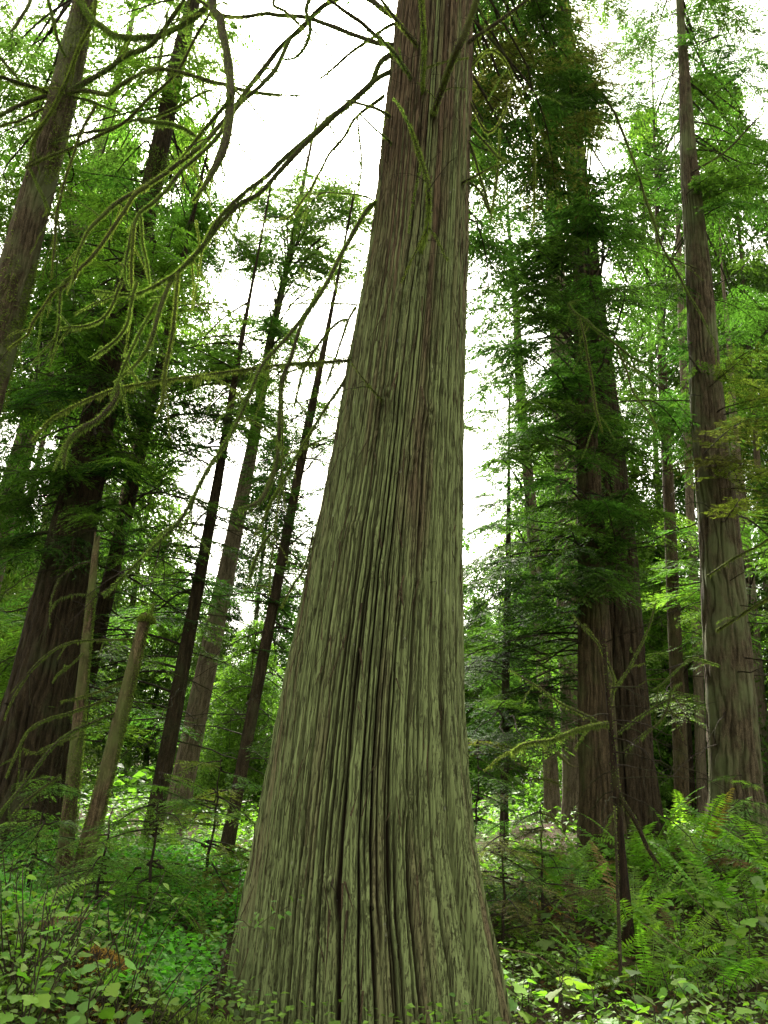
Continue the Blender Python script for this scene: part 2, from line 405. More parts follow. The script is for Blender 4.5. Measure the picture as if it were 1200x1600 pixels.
# ------------------------------------------------------------------ mossy limbs along paths seen in the photograph
def moss_mesh(P, rad, dens, length, seed, off, hang=1.0):
    r2 = np.random.default_rng(seed)
    P = np.asarray(P); seg = np.linalg.norm(np.diff(P, axis=0), axis=1); tot = seg.sum()
    n = max(8, int(tot * dens))
    s = r2.random(n) * (len(P) - 1); k = np.minimum(s.astype(int), len(P) - 2); f = (s - k)[:, None]
    B = P[k] * (1 - f) + P[k + 1] * f
    T = P[k + 1] - P[k]; T /= np.linalg.norm(T, axis=1)[:, None] + 1e-9
    rd = np.interp(s, np.arange(len(P)), rad)
    d = r2.normal(size=(n, 3)); d[:, 2] -= .15; d -= T * (d * T).sum(1)[:, None]; d /= np.linalg.norm(d, axis=1)[:, None] + 1e-9
    base = B + d * rd[:, None] * .8
    clump = vnoise(s * 1.7 + seed, np.full(n, seed * 1.3), None, seed % 9)
    under = np.clip(-d[:, 2], 0, 1)
    horiz = np.sqrt(np.clip(1 - T[:, 2] ** 2, 0, 1))
    L = length * (.2 + r2.random(n) * .45 + hang * under * horiz * 1.9 * clump ** 2 * r2.random(n))
    dr = d * .9 + r2.normal(size=(n, 3)) * .35; dr[:, 2] -= .7 * hang * under * 2 + .2
    dr /= np.linalg.norm(dr, axis=1)[:, None]
    W = .004 + .004 * r2.random(n)
    S = np.cross(dr, r2.normal(size=(n, 3))); S /= np.linalg.norm(S, axis=1)[:, None] + 1e-9
    tip = base + dr * L[:, None]; tip[:, 2] -= L * .25
    V = np.stack([base - S * W[:, None] / 2, base + S * W[:, None] / 2, tip], 1).reshape(-1, 3) - off
    return mesh_from('moss', V, None, np.arange(n * 3).reshape(-1, 3), [M_moss])
LIMBSEED = [100]
def limb(root, pts, Ys, w0, w1, moss=1.0, name='mossy_branch', mat=None, dens=1900, mlen=.040, hang=1.0, attach=None, wob=.011, tw=5.0):
    """pts in photo pixels, Ys world depths at the ends (or list), widths in photo pixels."""
    LIMBSEED[0] += 1; sd_ = LIMBSEED[0]; r2 = np.random.default_rng(sd_)
    n = len(pts); Y = np.interp(np.linspace(0, 1, n), np.linspace(0, 1, len(Ys)), Ys)
    C = np.array([at(p[0], p[1], y) for p, y in zip(pts, Y)])
    if attach is not None: C = np.vstack([attach, C])
    L = np.linalg.norm(np.diff(C, axis=0), axis=1).sum(); m = int(np.clip(L / .07, 8, 90))
    P = spline(C, m)
    tt = np.linspace(0, 1, m)
    P = P + (np.stack([vnoise(tt * L * 3 + sd_, np.full(m, k * 7.3 + sd_), None, k) for k in range(3)], -1) - .5) * wob * 2 * np.minimum(tt * 6, 1)[:, None]
    dp = np.array([depth_of(p) for p in P]); w = .76 * (w0 + (w1 - w0) * tt ** .8)
    rad = np.maximum(w / 2 / F * dp, .003)
    rad = rad * (.85 + .3 * vnoise(tt * L * 6, np.full(m, sd_ + .5), None, 4))
    rad = rad * (1 - .8 * ss(.84 if w1 < 9 else .93, 1.0, tt))
    mb = MB(); off = np.array(root.location); tube(mb, P, rad, 8 if w0 > 7 else 6)
    o = part(name, mb.mesh(name, [mat or M_limb], True, off), root)
    nt_ = int(L * tw) if name != 'branch_stub' else 0
    if nt_ > 0:
        mb = MB(); mm = []
        for q in range(nt_):
            k = r2.integers(m // 6, m - 1); T_ = P[min(k + 1, m - 1)] - P[k - 1]; T_ /= np.linalg.norm(T_) + 1e-9
            d = r2.normal(size=3) * .8 + T_ * .7; d[2] -= .35; d /= np.linalg.norm(d); l = r2.uniform(.1, .55) * min(1, .4 + L * .3)
            s_ = np.linspace(0, 1, 8)[:, None]
            Q_ = P[k] + d * l * s_ + np.array([0, 0, -.35 * l]) * s_ ** 2 + np.cumsum(r2.normal(size=(8, 3)), 0) * .008 * s_
            rr_ = np.linspace(.0045, .0015, 8) * r2.uniform(.7, 1.3); tube(mb, Q_, rr_, 4)
            if moss > .25: mm.append((Q_, rr_))
            if l > .25:
                for _ in range(2):
                    d2 = d + r2.normal(size=3) * .6; d2 /= np.linalg.norm(d2); i_ = r2.integers(3, 7); s3 = np.linspace(0, 1, 5)[:, None]
                    tube(mb, Q_[i_] + d2 * l * .45 * s3 + np.array([0, 0, -.2 * l]) * s3 ** 2, np.linspace(.0025, .001, 5), 3)
        tg = part('twigs', mb.mesh('twigs', [M_twig], True, off), o); tg['kind'] = 'stuff'
        for q, (Q_, rr_) in enumerate(mm):
            if q % 2 == 0: continue
            me_ = moss_mesh(Q_, rr_ + .002, dens * .5 * moss, mlen * .6, sd_ * 50 + q, off, hang); part('moss', me_, o)
    if moss > 0:
        part('moss', moss_mesh(P, rad, dens * moss, mlen, sd_, off, hang), o)
    return P, rad, o
def stub_twigs(root, parent, P, n, L, seed, off, mat=None):
    r2 = np.random.default_rng(seed)
    for _ in range(n):
        k = r2.integers(len(P) // 4, len(P) - 1); d = r2.normal(size=3); d[2] = d[2] * .5 - .3; d /= np.linalg.norm(d)
        l = L * r2.uniform(.4, 1); s = np.linspace(0, 1, 7)[:, None]
        Q = P[k] + d * l * s + np.array([0, 0, -.25 * l]) * s ** 2 + r2.normal(size=(7, 3)) * .012 * s
        mb = MB(); tube(mb, Q, np.linspace(.006, .002, 7), 5)
        o = part('twig', mb.mesh('twig', [mat or M_twig], True, off), parent)

def on_main(px, py):
    """a point just inside the near side of the great trunk at this pixel"""
    for _ in range(4):
        p = at(px, py, CY)
        ax, r_ = main_axis(p[2]); dx = np.clip((p[0] - ax[0]) / r_, -.95, .95)
        yy = CY - r_ * math.sqrt(1 - dx * dx) + .03
        p = at(px, py, yy)
    return p
def limb_main(pts, Ye, w0, w1, **kw):
    p0 = on_main(*pts[0]); p1 = at(*pts[1], p0[1]); dz = float(np.clip((p0[2] - p1[2]) / (np.linalg.norm((p0 - p1)[:2]) + .05), -1.5, 1.5)); ax_, ra_ = main_axis(p0[2]); kw.setdefault('attach', main_axis(p0[2] + dz * ra_ * .45)[0] * .5 + np.array([p0[0], p0[1], p0[2] + dz * ra_ * .45]) * .5); return limb(main, pts, [p0[1]] + list(Ye), w0, w1, **kw)

# left side, from the great trunk
limb_main([(597, 95), (580, 130), (555, 153), (521, 181), (495, 204), (473, 221), (447, 246), (419, 272), (391, 295), (362, 320), (340, 345), (320, 379), (297, 405), (278, 425), (255, 439), (235, 450), (210, 459), (178, 457), (144, 452)], [7.0, 6.6, 6.2], 11, 5, moss=1.2, mlen=.055, hang=1.3)
limb_main([(597, 118), (560, 148), (520, 185), (480, 222), (436, 269), (405, 303), (374, 320), (345, 350), (318, 385), (283, 419), (266, 439), (255, 464), (246, 493), (238, 521), (227, 546), (210, 569), (195, 583), (181, 597)], [6.9, 6.4, 6.0], 10, 8, moss=1.2)
limb(main, [(278, 427), (276, 476), (272, 510), (266, 544), (258, 583), (256, 626), (246, 648)], [6.25, 6.1], 6, 5, moss=1.2)
limb(main, [(244, 473), (224, 507), (210, 535), (198, 563), (187, 589)], [6.1, 6.0], 5, 4, moss=1.2)
limb(main, [(214, 440), (206, 475), (200, 505), (186, 528), (165, 545), (140, 560)], [6.2, 6.1], 6, 4, moss=1.2)
limb(main, [(190, 440), (178, 470), (163, 495), (138, 508), (93, 512)], [6.2, 6.1], 5, 3, moss=1.2)
limb_main([(606, 20), (560, -10), (510, 6), (476, 37), (453, 60), (422, 93), (399, 122), (378, 150), (345, 195), (325, 218), (300, 240), (270, 262), (240, 282), (210, 300), (181, 317), (159, 337), (139, 357), (130, 374), (122, 393), (117, 413), (113, 433)], [7.4, 7.0, 6.6, 6.4], 11, 7, moss=1.1)
limb(main, [(232, 290), (212, 303), (195, 331), (178, 357), (161, 382), (142, 405), (122, 422), (113, 439), (85, 456), (68, 481), (51, 504), (42, 524), (25, 535), (11, 546)], [6.55, 6.4, 6.2], 8, 4, moss=1.2)
limb(main, [(113, 433), (96, 447), (93, 476), (91, 510), (82, 541), (78, 558)], [6.4, 6.3], 7, 3, moss=1.3)
limb(main, [(453, 60), (430, 108), (413, 127), (396, 142), (371, 167), (342, 210), (306, 247), (285, 265), (268, 285), (258, 300), (238, 320), (221, 331), (210, 351), (201, 379), (195, 408), (195, 436), (201, 453)], [7.0, 6.6, 6.4], 9, 6, moss=1.1)
limb(main, [(210, 351), (207, 393), (204, 422), (204, 450)], [6.45, 6.4], 6, 5, moss=1.2)
limb(main, [(220, 335), (224, 379), (232, 413), (234, 444)], [6.5, 6.4], 4, 3, moss=1.2)
# the thick one hanging from above
limb(main, [(600, -330), (520, -300), (420, -220), (350, -110), (333, 0), (342, 28), (350, 62), (357, 102), (361, 136), (359, 170), (355, 207), (344, 244), (325, 280), (300, 315)], [6.9, 6.3, 5.6, 5.3], 12, 19, moss=1.3, mlen=.04, hang=1.0)
limb(main, [(361, 150), (345, 172), (318, 203), (300, 225), (282, 246)], [5.5, 5.9], 8, 5, moss=1)
limb_main([(605, 68), (592, 67), (546, 52), (515, 40), (478, 27), (436, 24), (413, 21), (379, 27), (347, 24), (315, 3), (290, -15)], [7.0, 7.2], 9, 7, moss=.7, hang=.5)
limb(main, [(560, -60), (500, -20), (478, 10), (485, 40), (477, 70), (460, 90), (442, 93)], [6.9, 6.6], 8, 5, moss=1.2)
limb(main, [(590, -120), (480, -60), (427, 0), (447, 17), (467, 37), (481, 54), (493, 68)], [6.9, 6.6, 6.5], 8, 4, moss=.5)
limb_main([(634, 112), (612, 79), (586, 54), (566, 34), (544, 20), (521, 3), (490, -20)], [6.0, 5.7], 9, 7, moss=.5, hang=.3)
limb_main([(608, 40), (580, 60), (552, 80), (527, 100), (498, 125)], [7.2, 7.4], 7, 5, moss=.6)
limb_main([(612, 183), (589, 170), (555, 160), (527, 154)], [6.1, 5.9], 8, 4, moss=.4, hang=.2)
limb_main([(613, 228), (592, 207), (572, 187), (552, 167)], [6.2, 6.1], 6, 3, moss=.3, hang=.2)
a = limb(main, [(600, 150), (558, 181), (538, 212), (515, 238), (501, 266), (487, 292), (470, 314), (456, 334), (440, 341), (400, 346)], [6.8, 6.4, 6.3], 7, 3, moss=.5, hang=.4)
limb(main, [(558, 181), (562, 220), (565, 255), (560, 300)], [6.4, 6.4], 3, 2, moss=.8)
limb_main([(590, 316), (566, 306), (527, 303), (481, 302)], [6.3, 6.2], 4, 2, moss=.3)
limb_main([(585, 318), (572, 330), (545, 375), (520, 425), (485, 480), (450, 525), (415, 560), (395, 605), (375, 650), (350, 695), (325, 735), (300, 780), (280, 815), (240, 855), (200, 895), (160, 930)], [6.3, 5.9, 5.6, 5.4], 9, 5, moss=1.1, mlen=.045, hang=1.5)
limb_main([(552, 563), (545, 563), (490, 567), (430, 572), (370, 579), (310, 586), (250, 595), (200, 603), (165, 612), (120, 632), (80, 656), (50, 690)], [6.5, 6.1, 5.8], 6.5, 2.5, moss=1.1, mlen=.045, hang=2.0)
limb_main([(560, 476), (500, 474), (420, 476), (340, 474), (270, 471)], [6.9, 6.9], 3, 1.5, moss=.5, mlen=.02)
limb_main([(599, 632), (583, 612), (570, 596), (556, 578), (548, 566)], [5.9, 5.85], 7, 3, moss=.3, mlen=.02, name='dead_branch')
limb(main, [(545, 500), (527, 503), (494, 545), (470, 590), (460, 635)], [6.8, 6.6], 4, 3, moss=1.0)
limb(main, [(556, 480), (545, 500), (524, 560), (509, 602)], [6.8, 6.7], 4, 3, moss=.8)
limb(main, [(540, 590), (533, 602), (509, 635), (479, 686), (449, 740), (416, 800)], [6.8, 6.4], 4.5, 3, moss=1.1)
limb(main, [(528, 670), (521, 677), (476, 698), (428, 722)], [6.8, 6.6], 3, 2, moss=.3)
limb(main, [(500, 450), (470, 512), (455, 560), (440, 600), (437, 640), (434, 686), (431, 728), (419, 760), (404, 785), (372, 795)], [6.5, 6.3], 7, 11, moss=.8, hang=1.5)
limb(main, [(440, 600), (441, 690), (436, 760), (428, 850), (420, 930)], [6.35, 6.3], 3, 2, moss=.4)
limb(main, [(490, 830), (478, 880), (455, 920), (440, 950)], [6.7, 6.5], 4, 3, moss=.6)
limb(main, [(425, 830), (410, 850), (398, 880), (390, 905)], [6.3, 6.3], 4, 9, moss=1.0)
limb(main, [(184, 600), (184, 617), (170, 637), (150, 657), (127, 671), (110, 688), (102, 705), (102, 730)], [6.0, 5.9], 9, 11, moss=1.2, mlen=.05, hang=1.6)
# right side and front
limb_main([(676, 182), (680, 165), (695, 125), (712, 80), (730, 40), (745, 0), (765, -60)], [5.3, 4.9], 14, 15, moss=.4, hang=.2, mat=M_limb)
limb_main([(660, 150), (660, 100), (663, 50), (660, 0), (655, -60)], [5.5, 5.3], 4, 9, moss=1.3, mlen=.045)
limb_main([(655, 400), (664, 375), (668, 350), (669, 310), (665, 270), (655, 235), (641, 193)], [5.5, 5.4], 5, 8, moss=1.2, mlen=.05)
limb_main([(652, 76), (626, 38), (600, 5), (580, -20)], [5.7, 5.5], 9, 7, moss=.3, name='dead_branch')
limb_main([(644, 125), (625, 95), (600, 65), (585, 40)], [5.7, 5.5], 8, 6, moss=.3, name='dead_branch')
limb_main([(725, 75), (755, 50), (800, 20), (840, -10)], [6.4, 6.2], 9, 7, moss=.3, name='dead_branch')
limb_main([(718, 290), (745, 275), (780, 257)], [6.2, 6.0], 7, 3, moss=.2, name='dead_branch')
limb_main([(732, 195), (750, 215), (775, 242), (790, 255)], [6.6, 6.5], 6, 4, moss=.6)
limb_main([(732, 220), (748, 270), (762, 315), (770, 345)], [6.7, 6.7], 5, 4, moss=.7)
limb_main([(733, 160), (760, 205), (785, 180), (800, 130)], [6.7, 6.9], 5, 3, moss=.5)
limb_main([(733, 285), (750, 300), (765, 330), (775, 295), (782, 200)], [6.7, 7.0], 5, 3, moss=.8)
limb_main([(733, 110), (775, 80), (830, 190), (835, 300), (833, 360)], [6.8, 7.4], 4, 2, moss=.9)
limb_main([(720, 455), (740, 452), (775, 445)], [6.7, 6.6], 4, 2, moss=.1, name='dead_branch')
for k, (x, y, dx, dy, w) in enumerate([(690, 570, 10, 12, 5), (697, 630, 9, 10, 5), (660, 912, 20, -3, 5), (560, 885, 16, 4, 4), (545, 815, 12, -4, 5), (520, 965, 18, 4, 4), (640, 912, 8, 2, 4), (583, 1418, -6, -10, 6), (690, 1258, 10, -3, 4), (628, 450, 8, -8, 6), (520, 1380, 6, 16, 7)]):
    limb_main([(x, y), (x + dx * .5, y + dy * .5), (x + dx, y + dy)], [on_main(x, y)[1] - .06], w, w * .5, moss=0, name='branch_stub', mat=M_twig)

# ------------------------------------------------------------------ boughs: shared leaf meshes
def make_bough(seed, kind):
    r2 = np.random.default_rng(seed); L = 1.0     # unit-length stem along +X
    mb = MB(); B = []; D = []; Nn = []; LL = []; WW = []
    n = 36 if kind == 'cedar' else 38
    droop = .38 if kind == 'cedar' else .22
    def stem(t): return np.array([t, .05 * math.sin(3 * t + seed), .06 * t - droop * t * t])
    stems = np.array([stem(t) for t in np.linspace(0, 1, 10)])
    for i in range(n):
        t = .10 + .9 * (i + r2.random()) / n
        for side in (-1, 1):
            if r2.random() < .40: continue
            p = stem(t); ln = (.42 * math.sin(min(1, t * 1.15 + .12) * math.pi * .93) ** .7 + .05) * r2.uniform(.55, 1.15)
            ang = R(r2.uniform(48, 72)) * side
            d = np.array([math.cos(ang), math.sin(ang), r2.uniform(-.25, .12)]); d /= np.linalg.norm(d)
            hang = r2.uniform(.25, .75) if kind == 'cedar' else r2.uniform(.1, .35)
            m = max(3, int(ln / .025))
            for j in range(m):
                s = (j + .5) / m
                q = p + d * ln * s + np.array([0, 0, -hang * ln * s * s])
                tang = d + np.array([0, 0, -2 * hang * s]); tang /= np.linalg.norm(tang)
                for sd2 in (-1, 1):
                    if r2.random() < .2: continue
                    lat = np.cross(tang, [0, 0, 1.0]); lat /= np.linalg.norm(lat) + 1e-9
                    dd = tang * r2.uniform(.5, .95) + lat * sd2 * r2.uniform(.5, 1.0) + np.array([0, 0, r2.uniform(-.45, .15) if kind == 'cedar' else r2.uniform(-.15, .1)])
                    dd /= np.linalg.norm(dd)
                    l = (.080 if kind == 'cedar' else .064) * (1 - .5 * s) * r2.uniform(.6, 1.2)
                    nn = np.array([r2.normal() * .35, r2.normal() * .35, 1.0])
                    B.append(q); D.append(dd); Nn.append(nn); LL.append(l); WW.append(l * (.26 if kind == 'cedar' else .3))
            dd = d + np.array([0, 0, -hang]); dd /= np.linalg.norm(dd)
            B.append(p + d * ln * .9 + [0, 0, -hang * ln * .8]); D.append(dd); Nn.append([0, .2, 1]); LL.append(.08); WW.append(.02)
    mb.kites(B, D, Nn, LL, WW)
    return mb.mesh('foliage_' + kind, [M_foliage]), stems
BOUGH = {'cedar': [make_bough(s, 'cedar') for s in range(10, 17)], 'hemlock': [make_bough(s, 'hemlock') for s in range(30, 37)]}

class Tree:
    pass
def smooth_trunk(name, V, Q, mat): return mesh_from(name, V, Q, None, [mat], True)
def make_tree(name, label, pA, pB, Y, mat, top=16., flare=1.25, group=None, ridges=20, rdepth=.06, lean_y=0.0, cat='tree', res=(64, 140), broken=None, min_r=.02):
    """pA, pB: (x, y, width) pixels low and high on the trunk at depth Y."""
    A = at(pA[0], pA[1], Y); Bp = at(pB[0], pB[1], Y + lean_y)
    rA = pA[2] / 2 / F * depth_of(A); rB = pB[2] / 2 / F * depth_of(Bp)
    dirv = (Bp - A) / (Bp[2] - A[2])
    zg = terrain(A[0], A[1]) - .15
    base = A + dirv * (zg - A[2])
    zt = broken if broken else top
    slope = (rB - rA) / (Bp[2] - A[2])
    t = Tree(); t.base = base; t.dir = dirv
    def rad(z):
        r_ = np.where(z < Bp[2], rA + slope * (z - A[2]), rB * np.clip((top - z) / max(top - Bp[2], .1), .02, 1))
        return np.maximum(r_, min_r) * (1 + (flare - 1) * ss(1.2, 0, z - zg))
    t.rad = rad
    root = thing(name, base, label, cat, group); t.root = root; t.off = np.array(root.location)
    seed = int(abs(pA[0] * 7 + pA[1])) % 50
    th = np.linspace(0, 2 * np.pi, res[0], endpoint=False); z = np.linspace(zg, zt, res[1])
    TH, ZZ = np.meshgrid(th, z); u = TH / 2 / np.pi
    r0 = rad(ZZ)
    wob = (vnoise(ZZ * .35, ZZ * 0 + seed, None, 1) - .5) * .10 * min(1, rA * 6)
    f, ln_, fr_ = lanes(u, ZZ, ridges, (vnoise(u * 6, ZZ * .7, 6, 2) - .5) * 2 + (vnoise(u * 20, ZZ * 2.2, 20, 4) - .5) * 1.2, seed % 11, 1.6)
    f = np.clip(f + (ln_ - .5) * .5, 0, 1)
    rr = r0 * (1 + (vnoise(u * 5, ZZ * .3, 5, 3) - .5) * .22 - rdepth * 1.9 * f + (vnoise(u * ridges * 2, ZZ * 3, None, 5) - .5) * rdepth)
    V = np.stack([base[0] + dirv[0] * (ZZ - zg) + wob + rr * np.cos(TH), base[1] + dirv[1] * (ZZ - zg) + rr * np.sin(TH), ZZ], -1)
    if broken:
        V[-3:, :, 2] += (vnoise(u[-3:] * 9, ZZ[-3:], 9, 6) - .5) * .22
    V = V.reshape(-1, 3)
    n, m = TH.shape
    i = np.arange(n - 1)[:, None] * m; j = np.arange(m)[None]; j2 = (j + 1) % m
    Q = np.stack([i + j, i + j2, i + m + j2, i + m + j], -1).reshape(-1, 4)
    T = None
    if broken:
        V = np.vstack([V, V[-m:].mean(0) - [0, 0, .04]]); k = np.arange(m); T = np.stack([(n - 1) * m + k, (n - 1) * m + (k + 1) % m, np.full(m, len(V) - 1)], -1)
    part('trunk', mesh_from('trunk', V - t.off, Q, T, [mat], True), root)
    t.axis = lambda z: base + dirv * (z - zg)
    t.nb = 0
    return t
def bough(t, P, scale, kind, col, rise=.3, az=None, leafy=True, r2=rng, bare=.15):
    """a branch from the tree's trunk through P (the middle of its foliage)."""
    P = np.asarray(P, float)
    ax = t.axis(P[2]); v = P - ax; hd = math.hypot(v[0], v[1])
    a = math.atan2(v[1], v[0]) if hd > .15 else r2.uniform(0, 2 * np.pi)
    a += r2.normal() * .25
    me, stems = BOUGH[kind][r2.integers(len(BOUGH[kind]))]
    tilt = r2.normal() * .18 + .02
    ca, sa, ct, st = math.cos(a), math.sin(a), math.cos(tilt), math.sin(tilt)
    def xf(p): x, y, z = p[:, 0] * ct + p[:, 2] * st, p[:, 1], -p[:, 0] * st + p[:, 2] * ct; return np.stack([x * ca - y * sa, x * sa + y * ca, z], -1) * scale
    S = xf(stems); start = P - S[5]
    S = S + start
    zb = start[2] + rise * min(hd, 3) * r2.uniform(-.4, .5)
    b0 = t.axis(zb); d0 = start - b0
    if np.dot(d0[:2], [ca, sa]) > .15:
        mid = (b0 + start) / 2 + np.array([0, 0, .06 * np.linalg.norm(d0)])
        C = np.vstack([b0, mid, S])
    else: C = np.vstack([b0 * .5 + start * .5, S])
    Pn = spline(C, 18); L = np.linalg.norm(np.diff(Pn, axis=0), axis=1).sum()
    mb = MB(); tube(mb, Pn, np.linspace(min(.008 + .004 * L, .026), .003, 18), 5)
    o = part('branch', mb.mesh('branch', [M_twig], True, t.off), t.root)
    if leafy:
        f = part('foliage', me, o, start - t.off, (0, tilt, a), scale * np.array([1, 1, 1.0]))
        f.color = (*col, 1)
    t.nb += 1
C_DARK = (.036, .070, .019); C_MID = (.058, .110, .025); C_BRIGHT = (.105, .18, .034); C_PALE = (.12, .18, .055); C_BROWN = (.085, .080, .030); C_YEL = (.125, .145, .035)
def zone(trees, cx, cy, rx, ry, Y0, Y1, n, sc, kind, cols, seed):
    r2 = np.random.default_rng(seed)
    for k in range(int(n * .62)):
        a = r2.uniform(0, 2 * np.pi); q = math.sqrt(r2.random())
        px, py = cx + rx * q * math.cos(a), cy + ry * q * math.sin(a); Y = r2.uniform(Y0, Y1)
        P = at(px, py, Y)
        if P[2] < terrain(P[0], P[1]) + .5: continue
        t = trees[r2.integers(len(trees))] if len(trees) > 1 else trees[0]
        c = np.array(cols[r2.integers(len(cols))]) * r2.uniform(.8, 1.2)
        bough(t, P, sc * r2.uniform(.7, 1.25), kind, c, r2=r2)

class MainT: pass
mt = MainT(); mt.axis = lambda z: main_axis(z)[0]; mt.root = main; mt.off = MO; mt.nb = 0

# the great cedar's own crown, above the picture
r2 = np.random.default_rng(55)
for k in range(150):
    a = r2.uniform(0, 2 * np.pi); d = r2.uniform(.9, 3.2); far = max(0, math.sin(a))
    P = np.array([main_axis(12)[0][0] + math.cos(a) * d, CY + math.sin(a) * d, 0]); P[2] = 12.2 + 1.6 * far * d / 2 + 8 * r2.random() ** 1.5 + .3 * d
    bough(mt, P, r2.uniform(1.3, 2.4), 'cedar', np.array([C_DARK, C_MID][k % 2]), r2=r2)
# ------------------------------------------------------------------ standing trees
t_lean = make_tree('fir_tree', 'grey-brown trunk cut by the left edge, wrapped in mossy branches near the top', (37, 380, 50), (116, 62, 40), 9.5, M_bark_grey, 17, ridges=26, res=(150, 240))
t_left = make_tree('cedar_tree', 'broad dark trunk at far left behind the two broken snags', (48, 1150, 104), (150, 690, 48), 11.5, M_bark_dark, 27, flare=1.35, ridges=24, rdepth=.09, res=(150, 240))
t_slim = make_tree('hemlock_tree', 'slim dark trunk just right of the broad left trunk', (150, 990, 24), (240, 605, 15), 13.0, M_bark_dark, 15)
t_dark = make_tree('hemlock_tree', 'near-black straight trunk between the mossy snag and the pale flaky trunk', (262, 1182, 25), (333, 790, 15), 12.0, M_bark_dark, 12)
t_pale = make_tree('fir_tree', 'pale tan trunk with flaky bark behind the near-black one', (303, 1130, 33), (395, 680, 18), 17.0, M_bark_pale, 21)
t_thin = make_tree('hemlock_tree', 'thin dark trunk standing close left of the great cedar', (380, 1190, 19), (485, 650, 12), 11.0, M_bark_dark, 11)
t_bark = t_left
t_r1 = make_tree('cedar_tree', 'grey stringy-barked trunk, the left of the close pair at right', (936, 1230, 62), (918, 760, 36), 12.0, M_bark_brown, 16, flare=1.2, ridges=26, res=(150, 240))
t_r2 = make_tree('cedar_tree', 'wide dark red-brown trunk, the right of the close pair at right', (990, 1230, 78), (886, 60, 24), 12.8, M_bark_dark, 26, flare=1.15, ridges=22, rdepth=.1, res=(150, 240))
t_r3 = make_tree('fir_tree', 'tall rough brown fir trunk near the right edge with torn bark at its foot', (1148, 1180, 76), (1098, 500, 42), 13.0, M_bark_grey, 22, flare=1.4, ridges=20, rdepth=.1, res=(150, 240))
t_r4 = make_tree('hemlock_tree', 'narrow brown trunk between the close pair and the right fir', (1062, 1180, 22), (1040, 640, 15), 17.0, M_bark_brown, 22)
t_r5 = t_r2
t_r6 = make_tree('fir_tree', 'pale trunk half hidden behind the slender upper right trunk', (880, 640, 34), (868, 330, 28), 17.0, M_bark_pale, 24)
t_r7 = make_tree('hemlock_tree', 'thin dark pole of a trunk just right of the great cedar', (790, 1180, 12), (792, 960, 11), 13.5, M_bark_dark, 9)
t_r8 = make_tree('alder_tree', 'pale slender trunk showing against white sky right of the great cedar', (822, 700, 16), (812, 560, 14), 19.0, M_bark_pale, 20)
t_r9 = make_tree('hemlock_tree', 'thin trunk close behind the right fir against the sky', (1085, 960, 14), (1062, 420, 10), 20.0, M_bark_pale, 22)
t_r10 = make_tree('hemlock_tree', 'slim pale trunk at the right edge beyond the fir', (1182, 1080, 20), (1160, 800, 16), 20.0, M_bark_pale, 20)
t_r11 = make_tree('hemlock_tree', 'dark narrow trunk low between the pair and the fir, behind the ferns', (1068, 1190, 30), (1058, 1000, 24), 21.0, M_bark_dark, 9)
t_l12 = make_tree('hemlock_tree', 'far brown trunk glimpsed behind the upper left branches', (95, 470, 24), (130, 330, 20), 16.0, M_bark_pale, 24)
s1 = make_tree('broken_snag', 'pale bare broken pole in front of the broad left trunk', (118, 1190, 20), (151, 850, 9), 9.5, M_snag, 9, flare=1.1, broken=at(152, 840, 9.5)[2], cat='dead tree', res=(24, 60), rdepth=.03)
s2 = make_tree('broken_snag', 'shorter broken snag with a cap of bright moss', (160, 1235, 26), (222, 985, 17), 9.0, M_snag, 9, flare=1.2, broken=at(225, 968, 9.0)[2], cat='dead tree', res=(28, 60), rdepth=.03)
# moss cap on the snag
def fuzz(name, pts, nrm, length, seed, mat, parent, off, width=.010, droop=.2):
    r2 = np.random.default_rng(seed); n = len(pts); pts = np.asarray(pts); nrm = np.asarray(nrm)
    d = nrm + r2.normal(size=(n, 3)) * .5; d[:, 2] -= droop; d /= np.linalg.norm(d, axis=1)[:, None]
    S = np.cross(d, r2.normal(size=(n, 3))); S /= np.linalg.norm(S, axis=1)[:, None] + 1e-9
    L = length * r2.uniform(.4, 1.3, n)[:, None]; W = width * r2.uniform(.6, 1.4, n)[:, None]
    V = np.stack([pts - S * W / 2, pts + S * W / 2, pts + d * L], 1).reshape(-1, 3) - off
    return part(name, mesh_from(name, V, None, np.arange(n * 3).reshape(-1, 3), [mat]), parent)
def cap_points(c, r_, n, seed, flat=.6):
    r2 = np.random.default_rng(seed); d = r2.normal(size=(n, 3)); d[:, 2] = np.abs(d[:, 2]); d /= np.linalg.norm(d, axis=1)[:, None]
    return c + d * np.array([r_, r_, r_ * flat]), d
c = s2.axis(at(225, 968, 9.0)[2]); p_, n_ = cap_points(c + [0.02, 0, -.03], .09, 1600, 5, .9)
fuzz('moss', p_, n_, .03, 6, M_moss, s2.root, s2.off)
# moss streaks on trunks
def trunk_moss(t, z0, z1, n, seed, L=.03, side=None):
    r2 = np.random.default_rng(seed); z = r2.uniform(z0, z1, n); th = r2.uniform(0, 2 * np.pi, n) if side is None else r2.normal(side, .7, n)
    keep = vnoise(th * 1.5 + 20, z * .8, None, seed % 7) > .45; z = z[keep]; th = th[keep]
    ax = np.array([t.axis(a) for a in z]); r_ = t.rad(z)
    d = np.stack([np.cos(th), np.sin(th), 0 * th], -1)
    fuzz('moss', ax + d * r_[:, None] * 1.0, d, L, seed, M_moss, t.root, t.off, .012, .6)
trunk_moss(s2, 1.0, 3.4, 14000, 11, .022); trunk_moss(s1, .9, 3.6, 12000, 12, .02)
trunk_moss(t_lean, 5.5, 13, 9000, 13, .06, side=R(-20)); trunk_moss(t_left, 6.0, 12, 6000, 14, .06, side=R(-60))

